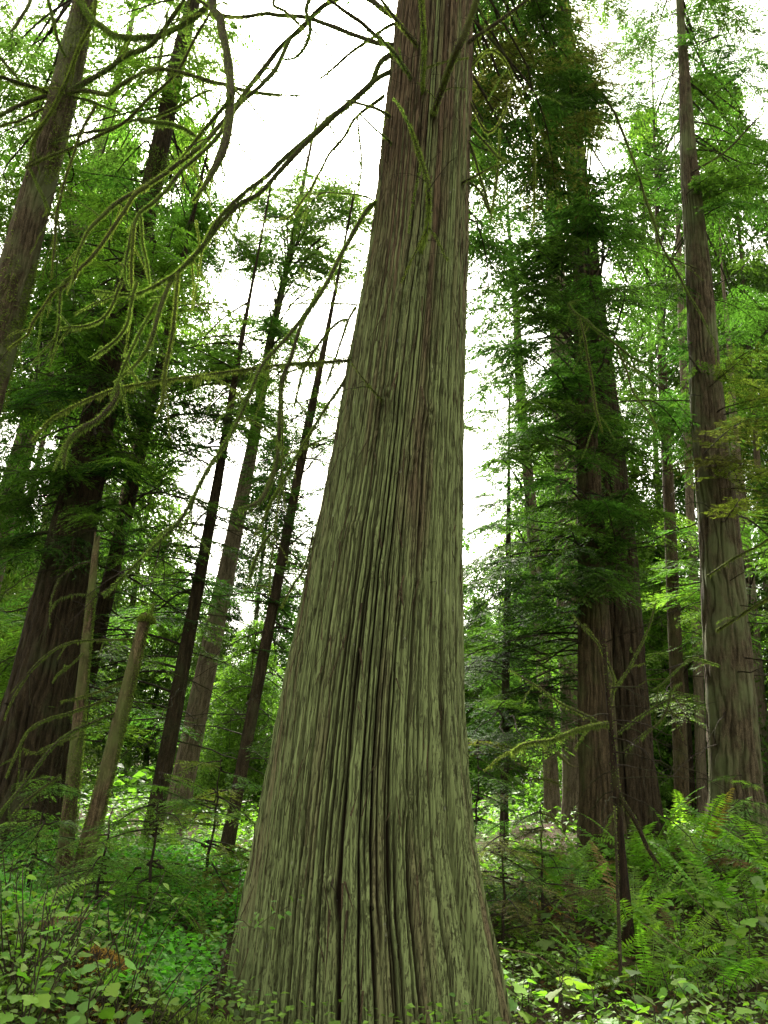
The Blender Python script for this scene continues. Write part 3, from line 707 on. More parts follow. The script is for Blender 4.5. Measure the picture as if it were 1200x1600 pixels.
# limbs on the left fir
LT = t_lean.root
def limb_t(t, pts, Ys, w0, w1, **kw):
    return limb(t.root, pts, Ys, w0, w1, **kw)
limb_t(t_lean, [(80, 150), (58, 138), (30, 130), (0, 120), (-30, 108)], [9.5, 8.8], 9, 6, moss=1.2, mlen=.07, hang=1.5)
limb_t(t_lean, [(82, 148), (55, 156), (28, 165), (0, 180), (-30, 190)], [9.5, 8.9], 10, 6, moss=1.0, mlen=.06)
limb_t(t_lean, [(75, 165), (62, 172), (45, 181), (28, 190), (5, 194), (-10, 205)], [9.5, 9.0], 6, 4, moss=.7)
limb_t(t_lean, [(95, 150), (115, 140), (140, 125), (170, 108), (200, 85), (232, 73), (258, 42), (282, 8), (300, -25)], [9.5, 8.8, 8.2], 12, 8, moss=.9, mlen=.06)
limb_t(t_lean, [(112, 30), (125, 5), (140, 25), (160, 42), (185, 57), (215, 60), (250, 57), (280, 42), (315, 17), (340, -10)], [9.5, 8.8, 8.4], 8, 12, moss=1.3, mlen=.08, hang=1.6)
limb_t(t_lean, [(100, 145), (135, 142), (165, 147), (180, 138), (200, 125), (230, 110), (250, 108), (290, 115), (330, 128), (355, 133), (395, 144), (440, 147), (470, 148)], [9.4, 8.2, 7.6], 9, 7, moss=.8, mlen=.05)
limb_t(t_lean, [(66, 240), (40, 262), (75, 245), (110, 232), (160, 208), (195, 190), (235, 152), (265, 125), (285, 100), (310, 50), (328, 22), (345, -20)], [9.2, 8.6, 8.2], 6, 6, moss=.7)
limb_t(t_lean, [(80, 222), (128, 208), (165, 202), (200, 190), (240, 182), (275, 170), (310, 148), (340, 135)], [9.3, 8.4], 5, 5, moss=.7)
limb_t(t_lean, [(150, 0), (145, 30), (125, 70), (110, 110), (95, 145), (80, 175), (65, 195), (55, 215), (48, 235), (50, 250)], [9.2, 9.0], 6, 4, moss=1.5, mlen=.06)
limb_t(t_lean, [(150, 165), (130, 200), (115, 240), (103, 275), (95, 310), (88, 340), (85, 380), (81, 436)], [8.9, 8.5], 5, 5, moss=1.0)
limb_t(t_lean, [(66, -30), (75, 0), (85, 40), (95, 75), (102, 88)], [9.0, 9.3], 6, 6, moss=1.0)
limb_t(t_lean, [(60, -30), (45, 5), (28, 35), (12, 52)], [8.5, 8.2], 9, 6, moss=.3)
limb_t(t_lean, [(215, 186), (240, 192), (265, 195), (290, 203), (312, 216)], [8.4, 8.2], 9, 6, moss=1.2, mlen=.07)
limb_t(t_lean, [(115, 152), (140, 157), (165, 168), (195, 180)], [9.4, 9.0], 5, 3, moss=.6)
limb_t(t_lean, [(0, 90), (15, 108), (30, 125)], [8.9, 8.9], 5, 5, moss=.6)
limb_t(t_lean, [(48, 265), (60, 290), (72, 318), (85, 340), (110, 358), (125, 368)], [9.2, 8.9], 4, 3, moss=1.0)
limb_t(t_lean, [(262, 20), (256, 60), (250, 100), (244, 130)], [8.4, 8.3], 3, 2, moss=1.0)
# arching mossy wands from the left snags
limb_t(s1, [(142, 878), (120, 882), (100, 895), (86, 915), (78, 950), (78, 980)], [9.4, 9.2], 3, 1.5, moss=.15)
limb_t(s1, [(138, 928), (110, 930), (90, 938), (80, 955)], [9.4, 9.2], 2.5, 1.5, moss=.3)
limb_t(s2, [(212, 998), (180, 1000), (115, 1002), (80, 1018), (50, 1045), (25, 1085), (8, 1125)], [9.0, 8.4, 8.2], 2.5, 4, moss=1.1, mlen=.025)
limb_t(s2, [(185, 1112), (150, 1125), (115, 1142), (85, 1165), (60, 1195), (35, 1225), (15, 1250), (-5, 1275)], [9.0, 8.2, 7.8], 5, 6, moss=1.4, mlen=.03)
limb_t(s2, [(190, 1080), (150, 1098), (110, 1112), (75, 1122), (45, 1140), (25, 1180), (10, 1215)], [9.0, 8.4, 8.0], 3, 3.5, moss=1.2, mlen=.03)
limb_t(s2, [(195, 1065), (160, 1078), (130, 1088), (95, 1095)], [9.0, 8.6], 3, 2, moss=1.2, mlen=.03)
limb_t(s2, [(120, 1150), (80, 1165), (55, 1178), (35, 1168)], [8.4, 8.2], 3, 2, moss=1.0, mlen=.03)
limb_t(s2, [(95, 1210), (60, 1235), (35, 1255), (20, 1275)], [8.2, 8.0], 4, 6, moss=1.2, mlen=.03)
limb_t(s1, [(130, 1020), (110, 1040), (92, 1052), (82, 1068)], [9.4, 9.1], 2.5, 2, moss=1.0, mlen=.03)
# bare dark side branches of the slim trunks
def bare_branches(t, z0, z1, n, Lr, seed, droop=.35, up=.0, w=.012):
    r2 = np.random.default_rng(seed)
    for k in range(n):
        z = r2.uniform(z0, z1); a = r2.uniform(0, 2 * np.pi); L = r2.uniform(*Lr); b = t.axis(z)
        s = np.linspace(0, 1, 12)[:, None]
        d = np.array([math.cos(a), math.sin(a), up + r2.normal() * .15])
        side = np.array([-math.sin(a), math.cos(a), 0]) * r2.normal() * .2
        P = b + d * L * s + np.array([0, 0, -droop * L]) * s ** 2 * r2.uniform(.3, 1.4) + side * L * s ** 2 + r2.normal(size=(12, 3)) * .015 * L * s
        mb = MB(); tube(mb, P, np.linspace(w * r2.uniform(.6, 1.2), .003, 12), 5)
        o = part('branch', mb.mesh('branch', [M_twig], True, t.off), t.root)
        mb = MB()
        for q in range(r2.integers(2, 6)):
            i = r2.integers(4, 11); dd = d + r2.normal(size=3) * .6; dd /= np.linalg.norm(dd); l = L * r2.uniform(.15, .4)
            s2_ = np.linspace(0, 1, 5)[:, None]
            tube(mb, P[i] + dd * l * s2_ + np.array([0, 0, -.3 * l]) * s2_ ** 2, np.linspace(.004, .002, 5), 4)
        tg = part('twigs', mb.mesh('twigs', [M_twig], True, t.off), o); tg['kind'] = 'stuff'
bare_branches(t_dark, 2.0, 6.5, 34, (.8, 2.6), 21); bare_branches(t_thin, 1.8, 6.5, 34, (.6, 1.9), 22)
bare_branches(t_slim, 3.0, 7, 26, (1, 2.4), 23); bare_branches(t_r7, 2.5, 6, 36, (.8, 2.4), 24, up=.2)
bare_branches(t_r1, 2.2, 6, 16, (1, 2.6), 25, up=.15); bare_branches(t_r3, 2.5, 10, 30, (1, 2.8), 26, w=.014); bare_branches(t_left, 3, 8, 24, (1.5, 3.2), 27, w=.014)
bare_branches(t_r5, 9, 17, 30, (.6, 2.2), 28); bare_branches(t_r4, 4, 12, 20, (.8, 2.2), 29)

# ------------------------------------------------------------------ foliage zones
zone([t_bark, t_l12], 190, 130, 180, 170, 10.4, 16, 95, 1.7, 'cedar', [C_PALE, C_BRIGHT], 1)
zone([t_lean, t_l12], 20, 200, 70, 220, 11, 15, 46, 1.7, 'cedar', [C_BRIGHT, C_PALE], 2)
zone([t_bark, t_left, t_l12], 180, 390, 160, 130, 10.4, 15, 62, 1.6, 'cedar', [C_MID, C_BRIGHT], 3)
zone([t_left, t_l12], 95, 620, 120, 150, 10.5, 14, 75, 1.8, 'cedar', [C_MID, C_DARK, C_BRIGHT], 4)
zone([t_left], 90, 790, 120, 110, 10.5, 13, 46, 1.5, 'cedar', [C_MID, C_DARK], 5)
zone([t_slim, t_dark], 300, 620, 110, 110, 11, 14, 55, 1.5, 'hemlock', [C_DARK, C_MID], 6)
zone([t_pale], 480, 365, 105, 95, 14, 18, 125, 1.3, 'cedar', [C_MID, C_PALE], 7)
zone([t_bark, t_slim], 330, 360, 70, 70, 13, 16, 30, 1.5, 'cedar', [C_MID], 8)
zone([t_pale], 420, 560, 90, 100, 15, 18, 44, 1.8, 'cedar', [C_MID, C_PALE], 9)
zone([t_thin], 470, 720, 60, 130, 10, 12, 22, 1.1, 'hemlock', [C_DARK, C_MID], 10)
zone([t_thin], 440, 950, 60, 120, 10.5, 13, 24, 1.1, 'hemlock', [C_MID, C_DARK], 11)
zone([t_dark, t_slim], 270, 850, 110, 120, 11, 14, 45, 1.4, 'hemlock', [C_DARK, C_MID], 12)
zone([t_slim, t_dark, t_left], 210, 1050, 170, 100, 11.5, 15, 45, 1.4, 'hemlock', [C_MID, C_BRIGHT], 13)
zone([t_left], 20, 1000, 70, 110, 12, 15, 22, 1.5, 'hemlock', [C_MID, C_BRIGHT], 14)
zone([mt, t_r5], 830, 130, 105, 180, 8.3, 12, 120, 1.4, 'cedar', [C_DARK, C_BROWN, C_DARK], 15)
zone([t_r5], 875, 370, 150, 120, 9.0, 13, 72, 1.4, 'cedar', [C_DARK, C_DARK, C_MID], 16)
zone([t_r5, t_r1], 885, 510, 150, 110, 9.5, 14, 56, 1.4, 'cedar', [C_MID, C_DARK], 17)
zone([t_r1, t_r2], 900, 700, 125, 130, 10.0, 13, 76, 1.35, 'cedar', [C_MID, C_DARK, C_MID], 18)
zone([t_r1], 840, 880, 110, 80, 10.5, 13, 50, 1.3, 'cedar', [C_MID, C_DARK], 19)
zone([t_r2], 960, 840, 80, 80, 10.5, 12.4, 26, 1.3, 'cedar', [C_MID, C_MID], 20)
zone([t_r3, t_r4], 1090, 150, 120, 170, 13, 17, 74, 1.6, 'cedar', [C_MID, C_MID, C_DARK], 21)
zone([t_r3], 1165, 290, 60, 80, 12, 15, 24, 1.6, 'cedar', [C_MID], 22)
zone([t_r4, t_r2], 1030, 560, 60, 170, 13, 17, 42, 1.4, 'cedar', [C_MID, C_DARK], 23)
zone([t_r3], 1150, 680, 70, 120, 11, 14, 30, 1.4, 'hemlock', [C_YEL, C_MID, C_BROWN], 24)
zone([t_r3, t_r10], 1150, 920, 80, 120, 14, 18, 30, 1.5, 'hemlock', [C_MID, C_BRIGHT], 25)
zone([t_r7, t_r1], 820, 1030, 95, 100, 12, 15, 55, 1.4, 'hemlock', [C_MID, C_DARK], 26)
zone([t_r4, t_r11], 1070, 980, 60, 160, 16, 20, 32, 1.7, 'hemlock', [C_MID, C_BRIGHT], 27)
zone([t_r7], 800, 1170, 70, 80, 9.5, 13, 34, 1.0, 'hemlock', [C_BROWN, C_DARK, C_MID], 28)
zone([t_r8], 768, 690, 42, 150, 15, 18, 22, 1.2, 'cedar', [C_MID, C_DARK], 29)
zone([mt], 760, 330, 35, 140, 7.2, 8.6, 14, .9, 'cedar', [C_DARK], 30)

zone([t_left], 130, 720, 70, 150, 9.8, 11, 14, 1.0, 'cedar', [C_MID, C_BRIGHT], 33)
zone([t_left], 215, 400, 60, 190, 9.8, 11, 22, 1.1, 'cedar', [C_BRIGHT, C_PALE], 34)
zone([t_r6], 950, 110, 70, 130, 15, 19, 26, 1.6, 'cedar', [C_MID, C_BRIGHT], 31)
zone([t_r9, t_r3], 1130, 480, 80, 110, 15, 19, 22, 1.4, 'cedar', [C_MID], 32)

# long arching mossy branches over the right side
limb_t(t_r5, [(880, 60), (815, 55), (850, 85), (880, 100), (910, 120), (940, 145), (960, 175), (972, 205), (990, 250), (1005, 300), (1020, 340), (1035, 385), (1055, 420), (1075, 460), (1095, 490), (1115, 535), (1120, 555)], [10.3, 9.0, 8.6], 6, 4, moss=.8, mlen=.03)
limb_t(t_r5, [(905, 470), (890, 477), (910, 497), (940, 520), (965, 540), (985, 557), (1010, 567)], [9.8, 8.6, 8.4], 7, 4, moss=1.4, mlen=.035, hang=.6)
limb_t(t_r5, [(906, 497), (915, 545), (925, 595), (932, 640), (940, 675)], [8.7, 8.5], 4, 6, moss=1.4, mlen=.03)
limb_t(t_r5, [(965, 545), (980, 580), (990, 615), (1015, 645), (1028, 670)], [8.5, 8.4], 4, 2, moss=.8, mlen=.03)
limb_t(t_r3, [(1090, 420), (1040, 400), (990, 380), (970, 365)], [12.8, 12], 3, 2, moss=.1, name='dead_branch')
limb_t(t_r3, [(1080, 270), (1130, 240), (1170, 200), (1200, 170)], [12.8, 12], 4, 3, moss=.1, name='dead_branch')
limb_t(t_r3, [(1105, 900), (1150, 870), (1190, 850), (1215, 830)], [12.6, 11], 4, 3, moss=.5, name='dead_branch')
limb_t(t_r3, [(1120, 985), (1160, 960), (1200, 935), (1230, 920)], [12.6, 11], 5, 4, moss=1.0)
limb_t(t_r3, [(1125, 1040), (1080, 1030), (1045, 1060), (1020, 1080)], [12.6, 11.5], 3, 2, moss=.6)

# ------------------------------------------------------------------ little dead tree with mossy arms at right
d1 = make_tree('dead_sapling', 'small dead tree with dark mossy arms before the trunk pair', (968, 1290, 13), (952, 1100, 7), 8.6, M_rot, 4.2, flare=1.2, cat='dead tree', res=(24, 50), broken=3.35)
trunk_moss(d1, 1.6, 3.3, 500, 15, .02)
limb_t(d1, [(950, 1130), (920, 1135), (895, 1142), (865, 1155), (820, 1162), (800, 1175)], [8.5, 8.0], 8, 4, moss=1.2, mlen=.05, hang=1.5)
limb_t(d1, [(952, 1138), (920, 1120), (880, 1100), (845, 1075), (795, 1045)], [8.6, 8.4], 6, 3, moss=.3)
limb_t(d1, [(966, 1145), (1000, 1120), (1030, 1100), (1065, 1085), (1095, 1088)], [8.6, 8.3], 5, 2, moss=.5)
limb_t(d1, [(975, 1175), (1000, 1150), (1030, 1128), (1045, 1100), (1050, 1075), (1065, 1065)], [8.6, 8.3], 6, 3, moss=.4)
limb_t(d1, [(955, 1100), (958, 1060), (945, 1030), (930, 1000), (895, 960)], [8.6, 8.7], 6, 2, moss=.6)
limb_t(d1, [(958, 1080), (985, 1040), (1010, 990), (1025, 940)], [8.6, 8.7], 4, 2, moss=.6)
limb_t(d1, [(966, 1240), (995, 1290), (1015, 1330), (1032, 1352)], [8.6, 8.1], 11, 8, moss=.4, mat=M_rot)
bare_branches(d1, 1.5, 3.0, 14, (.4, 1.1), 31, w=.008)
d2 = make_tree('dead_sapling', 'thin greenish bare stem among the ferns at right', (966, 1400, 5), (962, 1290, 4), 7.4, M_limb, 2.4, flare=1.1, cat='dead tree', res=(12, 30), broken=at(960, 1270, 7.4)[2], min_r=.01)
trunk_moss(d2, .5, 1.6, 500, 16, .012)

# ------------------------------------------------------------------ rest of the wood: far conifers
def far_crown(seed, H, leafy=1.0):
    r2 = np.random.default_rng(seed); mb = MB(); B = []; D = []; Nn = []; LL = []; WW = []
    nb = int(330 * leafy)
    for k in range(nb):
        z = H * (.12 + .88 * r2.random() ** .9); a = r2.uniform(0, 2 * np.pi); L = (1 - (z / H)) ** .7 * 3.0 * r2.uniform(.6, 1.2) + .35
        d = np.array([math.cos(a), math.sin(a), 0])
        m = int(9 + L * 10)
        for j in range(m):
            s = (r2.random() ** .7)
            q = np.array([0, 0, z]) + d * L * s + np.array([0, 0, -.38 * L * s * s])
            lat = np.array([-d[1], d[0], 0]) * r2.normal() * .28 * L * (1.1 - s)
            dd = d * .7 + lat * 1.2 + r2.normal(size=3) * .35; dd[2] -= .35; dd /= np.linalg.norm(dd)
            for _ in range(4):
                B.append(q + lat + r2.normal(size=3) * .08); D.append(dd + 0); Nn.append(r2.normal(size=3) * .5 + [0, 0, 1]); l = r2.uniform(.10, .24); LL.append(l); WW.append(l * .32)
                dd = dd + r2.normal(size=3) * .5; dd /= np.linalg.norm(dd)
    mb.kites(B, D, Nn, LL, WW)
    return mb.mesh('crown', [M_foliage])
CROWN = [far_crown(s, 12.0) for s in (1, 2, 3, 4)]
mbt = MB(); tube(mbt, spline([(0, 0, -.5), (.05, 0, 4), (0, .05, 8), (0, 0, 12)], 14), np.linspace(.2, .03, 14), 8)
FARTRUNK = mbt.mesh('trunk', [M_bark_brown], True); FARTRUNK_PALE = mbt.mesh('trunk', [M_bark_pale], True)
r2 = np.random.default_rng(77)
far_specs = []
for k in range(64):
    Y = r2.uniform(19, 46); px = r2.uniform(-120, 1320)
    sky_gap = 320 < px < 560 or 720 < px < 810 or 1080 < px < 1200
    topy = r2.uniform(900, 1050) if sky_gap else r2.uniform(640, 950)
    far_specs.append((px, topy, Y))
for k, (px, topy, Y) in enumerate(far_specs):
    tp = at(px, topy, Y); x = tp[0]; g = float(terrain(x, Y)); H = max(tp[2] - g, 3.5)
    side = 'left' if px < 560 else 'right'
    root = thing('conifer', (x, Y, g), 'far green conifer in the wood behind the standing trunks on the %s' % side, 'tree', 'far conifers filling the %s background' % side)
    s = H / 12.0; rz = r2.uniform(0, 6.28)
    part('trunk', FARTRUNK, root, (0, 0, 0), (0, 0, rz), (s * .9, s * .9, s))
    cr = part('crown', CROWN[k % 4], root, (0, 0, 0), (0, 0, rz), (max(s, .55) * 1.05, max(s, .55) * 1.05, s))
    cr.color = (*(np.array([C_BRIGHT, C_MID, C_PALE][r2.integers(3)]) * r2.uniform(.8, 1.2)), 1)

r2 = np.random.default_rng(81)
FL = 'slim far conifer with a high bare stem against the white sky'
for k, (px, py, Y, w, H) in enumerate([(20, 900, 24, 12, 24), (75, 800, 28, 12, 27), (180, 820, 26, 13, 26), (410, 900, 36, 10, 17), (905, 800, 33, 11, 26), (1035, 800, 25, 11, 27), (1140, 900, 27, 11, 25), (1185, 800, 23, 14, 27), (1215, 900, 30, 12, 24), (960, 900, 38, 10, 18), (130, 900, 34, 11, 24)]):
    p = at(px, py, Y); g = float(terrain(p[0], Y)); root = thing('conifer', (p[0], Y, g), FL + (' at left' if px < 560 else ' at right'), 'tree', 'slim far conifers at ' + ('left' if px < 560 else 'right'))
    rr = w / 2 / F * depth_of(p) / .17
    part('trunk', FARTRUNK_PALE, root, (0, 0, 0), (r2.normal() * .015, r2.normal() * .015, r2.uniform(0, 6)), (rr, rr, H / 12))
    z0 = H * r2.uniform(.3, .45)
    cr = part('crown', CROWN[k % 4], root, (0, 0, z0), (0, 0, r2.uniform(0, 6)), (.95, .95, (H - z0) / 12))
    cr.color = (*(np.array([C_MID, C_DARK, C_MID][r2.integers(3)]) * r2.uniform(.8, 1.1)), 1)
    bare = Tree(); bare.root = root; bare.off = np.array(root.location); x_ = p[0]; bare.axis = lambda z, x_=x_, Y=Y: np.array([x_, Y, z])
    bare_branches(bare, g + 2.5, g + z0 + 2, 12, (.6, 2.0), 600 + k, w=.016)

# ------------------------------------------------------------------ young conifers in the understory
def sapling(px, py, Y, H, n, sc, cols, label, seed, kind='hemlock'):
    r2 = np.random.default_rng(seed)
    p = at(px, py, Y); g = float(terrain(p[0], p[1])); root = thing('young_hemlock', (p[0], p[1], g), label, 'tree')
    t = Tree(); t.root = root; t.off = np.array(root.location); t.nb = 0
    ln = r2.normal(size=2) * .04
    t.axis = lambda z: np.array([p[0] + ln[0] * (z - g), p[1] + ln[1] * (z - g), z])
    mb = MB(); zs = np.linspace(g - .1, g + H, 12)
    tube(mb, np.array([t.axis(z) for z in zs]) + r2.normal(size=(12, 3)) * .012, np.linspace(.022, .004, 12), 6)
    part('trunk', mb.mesh('trunk', [M_twig], True, t.off), root)
    for k in range(n):
        z = g + H * r2.uniform(.18, 1.0); a = r2.uniform(0, 2 * np.pi); L = sc * (1.15 - .7 * (z - g) / H) * r2.uniform(.7, 1.2)
        P = t.axis(z) + np.array([math.cos(a), math.sin(a), -.1]) * L * .5
        bough(t, P, L, kind, np.array(cols[r2.integers(len(cols))]) * r2.uniform(1.05, 1.5), r2=r2)
sapling(250, 1300, 8.0, 1.5, 18, .9, [C_BRIGHT, C_MID], 'young hemlock with flat green sprays below the mossy snag', 41)
sapling(165, 1320, 7.6, 1.1, 12, .75, [C_MID, C_BRIGHT], 'low young hemlock at the foot of the broad left trunk', 42)
sapling(330, 1300, 9.5, 1.5, 24, 1.0, [C_BRIGHT, C_YEL], 'young hemlock with pale sprays left of the great cedar', 43)
sapling(415, 1280, 9.8, 1.9, 24, 1.0, [C_BRIGHT, C_MID], 'young hemlock tucked close behind the great cedar on its left', 44)
sapling(790, 1330, 8.4, 1.3, 20, .8, [C_BROWN, C_MID, C_YEL], 'dull twiggy young conifer right beside the great cedar', 45)
sapling(850, 1330, 9.0, 1.3, 20, .8, [C_MID, C_BROWN], 'low twiggy young conifer left of the trunk pair', 46)
sapling(1165, 1270, 11.0, 1.2, 18, .7, [C_BRIGHT, C_MID], 'small bright young conifer at the foot of the right fir', 47)
sapling(60, 1300, 8.6, 1.4, 20, .9, [C_MID, C_BRIGHT], 'young hemlock in front of the broad left trunk at the edge', 48)
sapling(740, 1280, 9.6, 1.9, 24, 1.0, [C_MID, C_DARK], 'shaded young conifer half hidden behind the great cedar on its right', 49)

# ------------------------------------------------------------------ sword ferns
def make_frond(seed):
    r2 = np.random.default_rng(seed); mb = MB(); n = 25
    t = np.linspace(0, 1, 24)
    arch = r2.uniform(.35, .75)
    ax = np.stack([t * .95 - .12 * t ** 3, .04 * np.sin(t * 3 + seed), .75 * t * (1.15 - arch * t) * .9], -1)
    tube(mb, ax, np.linspace(.006, .0015, 24), 4)
    B = []; D = []; Nn = []; LL = []; WW = []
    for i in range(n):
        s = .12 + .88 * (i + .5) / n; k = min(int(s * 23), 22); f = s * 23 - k
        p = ax[k] * (1 - f) + ax[k + 1] * f; tg = ax[k + 1] - ax[k]; tg /= np.linalg.norm(tg)
        up = np.cross(tg, [0, 1, 0]); up *= np.sign(up[2]) or 1
        ln = .125 * min(1, (s - .02) * 5) * (1 - s) ** .55 + .008
        for sd_ in (-1, 1):
            d = np.array([0, sd_, 0]) * 1.0 + tg * r2.uniform(.18, .42) + up * r2.uniform(-.3, .12); d /= np.linalg.norm(d)
            B.append(p); D.append(d); Nn.append(up + r2.normal(size=3) * .12); LL.append(ln * r2.uniform(.85, 1.1)); WW.append(.035 * (1 - .5 * s))
    mb.kites(B, D, Nn, LL, WW, .3, .12)
    return mb.mesh('frond', [M_fern])
FROND = [make_frond(s) for s in range(6)]
def fern(px, py, size, label, group, seed, col=(.15, .29, .035), n=None, lift=0.0, Y=None):
    r2 = np.random.default_rng(seed); p = ground_px(px, py) if Y is None else at(px, py, Y)
    p[2] = terrain(p[0], p[1])
    o = thing('sword_fern', (p[0], p[1], p[2] + lift), label, 'fern', group)
    for k in range(n or r2.integers(11, 17)):
        a = k * 2.4 + r2.normal() * .3; tilt = r2.uniform(-.45, .45); s = size * r2.uniform(.7, 1.15)
        f = part('frond', FROND[r2.integers(6)], o, (0, 0, 0), (r2.normal() * .25, tilt, a), s)
        cc = np.array(col) * r2.uniform(.65, 1.3)
        if r2.random() < .10: cc = np.array([.20, .13, .045]) * r2.uniform(.6, 1.1)      # last year's brown fronds
        f.color = (*cc, 1)
G1 = 'sword ferns crowding the right slope'; G2 = 'sword ferns among the plants on the left bank'
L1 = 'bright green sword fern with arching fronds on the right slope'; L2 = 'green sword fern among leafy plants on the left bank'
near = [(985, 1470, .85, 'bright sword fern with long drooping fronds, frontmost on the right slope'), (900, 1440, .75, 'sword fern beside the thin greenish stem'), (1060, 1500, .7, None), (1110, 1430, .9, None), (1185, 1440, .9, None), (870, 1380, .7, None),
    (1010, 1560, .6, None), (1120, 1560, .65, None), (930, 1530, .55, None), (1195, 1530, .7, None), (1085, 1360, 1.0, None), (1000, 1370, .85, None), (1195, 1365, 1.0, None), (1060, 1320, 1.0, None), (1020, 1330, .9, None), (920, 1370, .75, None), (1160, 1300, 1.0, None), (1210, 1310, 1.0, None), (1230, 1400, .9, None), (830, 1480, .5, None), (850, 1400, .6, None)]
for k, (x, y, s, lb) in enumerate(near):
    fern(x, y, s * 1.42, lb or L1, None if lb else G1, 200 + k)
for k, (x, y, s) in enumerate([(80, 1440, .75), (20, 1430, .7), (300, 1370, .6), (270, 1390, .55), (320, 1480, .45), (210, 1400, .6), (350, 1345, .7), (140, 1430, .55), (295, 1345, .8), (-20, 1480, .7), (360, 1440, .35)]):
    fern(x, y, s, L2, G2, 300 + k, (.13, .24, .03))

# ------------------------------------------------------------------ broad leaved plants
def lobed_leaf(seed, lobes=5):
    r2 = np.random.default_rng(seed)
    pts = []; n = 30
    for i in range(n):
        a = -math.pi * .93 + 2 * math.pi * .93 * i / (n - 1)
        r_ = .36 + .17 * abs(math.cos(a * lobes / 2.0 * .86)) ** 1.5 + .03 * (i % 2)
        if abs(a) > 2.5: r_ *= .75
        pts.append((r_ * math.cos(a) + .30, r_ * math.sin(a) * .95))
    V = [(0.02, 0, 0), (.35, 0, .015)]; T = []
    for x, y in pts: V.append((x, y, .10 * abs(y) - .18 * max(x - .2, 0) ** 2 + r2.normal() * .012))
    for i in range(n - 1): T.append((1, 2 + i, 3 + i))
    T.append((1, 2 + n - 1, 0)); T.append((1, 0, 2))
    return mesh_from('leaf', V, None, T, [M_broad], True)
def oval_leaf(seed):
    r2 = np.random.default_rng(seed); V = []; Q = []
    t = np.linspace(0, 1, 7); w = .28 * np.sin(np.pi * t ** .8) ** .8 + .004
    for i, s in enumerate(t):
        z = -.12 * s * s; V += [(s, -w[i], z + .09 * w[i] / .28), (s, 0, z), (s, w[i], z + .09 * w[i] / .28)]
    for i in range(6):
        for j in range(2): a = i * 3 + j; Q.append((a, a + 1, a + 4, a + 3))
    return mesh_from('leaf', V, Q, None, [M_broad], True)
LOBED = [lobed_leaf(s) for s in range(5)]; OVAL = [oval_leaf(s) for s in range(3)]
def herb(px, py, H, n, size, label, group, seed, col, kind='lobed', cat='plant', name='leafy_plant', spread=.5, P=None, stem_mat=None):
    r2 = np.random.default_rng(seed); p = ground_px(px, py) if P is None else np.array(P)
    o = thing(name, p, label, cat, group)
    ns = max(1, n // 5)
    left = n
    for s_ in range(ns):
        a = r2.uniform(0, 6.28); tip = np.array([math.cos(a) * spread * H * r2.random(), math.sin(a) * spread * H * r2.random(), H * r2.uniform(.65, 1.1)])
        C = spline([(0, 0, -.05), tip * .5 + r2.normal(size=3) * .03 * H, tip], 9)
        mb = MB(); tube(mb, C, np.linspace(.006, .003, 9), 5)
        part('stem', mb.mesh('stem', [stem_mat or M_limb], True), o)
        for j in range(max(1, n // ns)):
            s = .35 + .65 * (j + .6) / max(1, n // ns); i = min(int(s * 8), 8); q = C[i]
            az = r2.uniform(0, 6.28); pl = size * r2.uniform(.3, .9)
            b = q + np.array([math.cos(az), math.sin(az), .35]) * pl
            if pl > .04 and kind == 'lobed':
                mb = MB(); tube(mb, spline([q, (q + b) / 2 + [0, 0, .01], b], 4), np.linspace(.003, .002, 4), 4, False)
                part('leaf_stalk', mb.mesh('leaf_stalk', [stem_mat or M_limb], True), o)
            me = (LOBED if kind == 'lobed' else OVAL)[r2.integers(3 if kind != 'lobed' else 5)]
            f = part('leaf', me, o, b, (r2.normal() * .35, r2.uniform(-.15, .55), az + r2.normal() * .3), size * r2.uniform(.6, 1.2))
            f.color = (*(np.array(col) * r2.uniform(.7, 1.3)), 1)
c_th = (.16, .32, .045); c_sal = (.13, .245, .04); c_gl = (.16, .25, .07)
GR = 'broad leaved plants along the bottom right'; GL = 'broad leaved plants along the bottom left'; GS = 'small oval leaved shrubs on the left bank'
for k, (x, y, H, n, s) in enumerate([(850, 1530, .35, 7, .13), (905, 1580, .3, 7, .13), (825, 1610, .35, 8, .12), (985, 1600, .3, 7, .13), (1065, 1620, .35, 8, .14), (1150, 1520, .45, 8, .15), (1185, 1560, .45, 8, .15), (800, 1580, .25, 6, .10), (1180, 1640, .4, 8, .15), (880, 1640, .35, 8, .13), (1110, 1640, .35, 8, .14), (960, 1540, .25, 5, .12), (1190, 1480, .5, 8, .16), (940, 1640, .35, 8, .14), (1020, 1660, .35, 8, .14), (860, 1470, .3, 6, .12), (1000, 1300, .5, 7, .14), (1080, 1290, .5, 7, .14), (820, 1440, .3, 6, .1)]):
    herb(x, y, H * 1.25, int(n * 1.3), s, 'broad lobed leaf plant low at the bottom right', GR, 400 + k, c_th if k % 3 else c_gl)
for k, (x, y, H, n, s) in enumerate([(30, 1640, .4, 8, .14), (100, 1600, .35, 7, .12), (155, 1640, .35, 8, .12), (60, 1560, .35, 7, .11), (230, 1620, .3, 7, .11), (190, 1560, .3, 6, .1), (20, 1500, .4, 7, .11), (160, 1450, .5, 7, .13), (195, 1470, .4, 6, .12), (280, 1640, .3, 6, .1), (90, 1680, .4, 8, .13), (210, 1690, .35, 8, .12), (330, 1600, .25, 6, .09), (10, 1700, .4, 8, .13), (260, 1480, .3, 7, .1), (310, 1530, .25, 6, .09), (230, 1440, .35, 7, .1)]):
    herb(x, y, H * 1.5, int(n * 1.6), s * .78, 'broad lobed leaf plant low at the bottom left', GL, 450 + k, c_th)
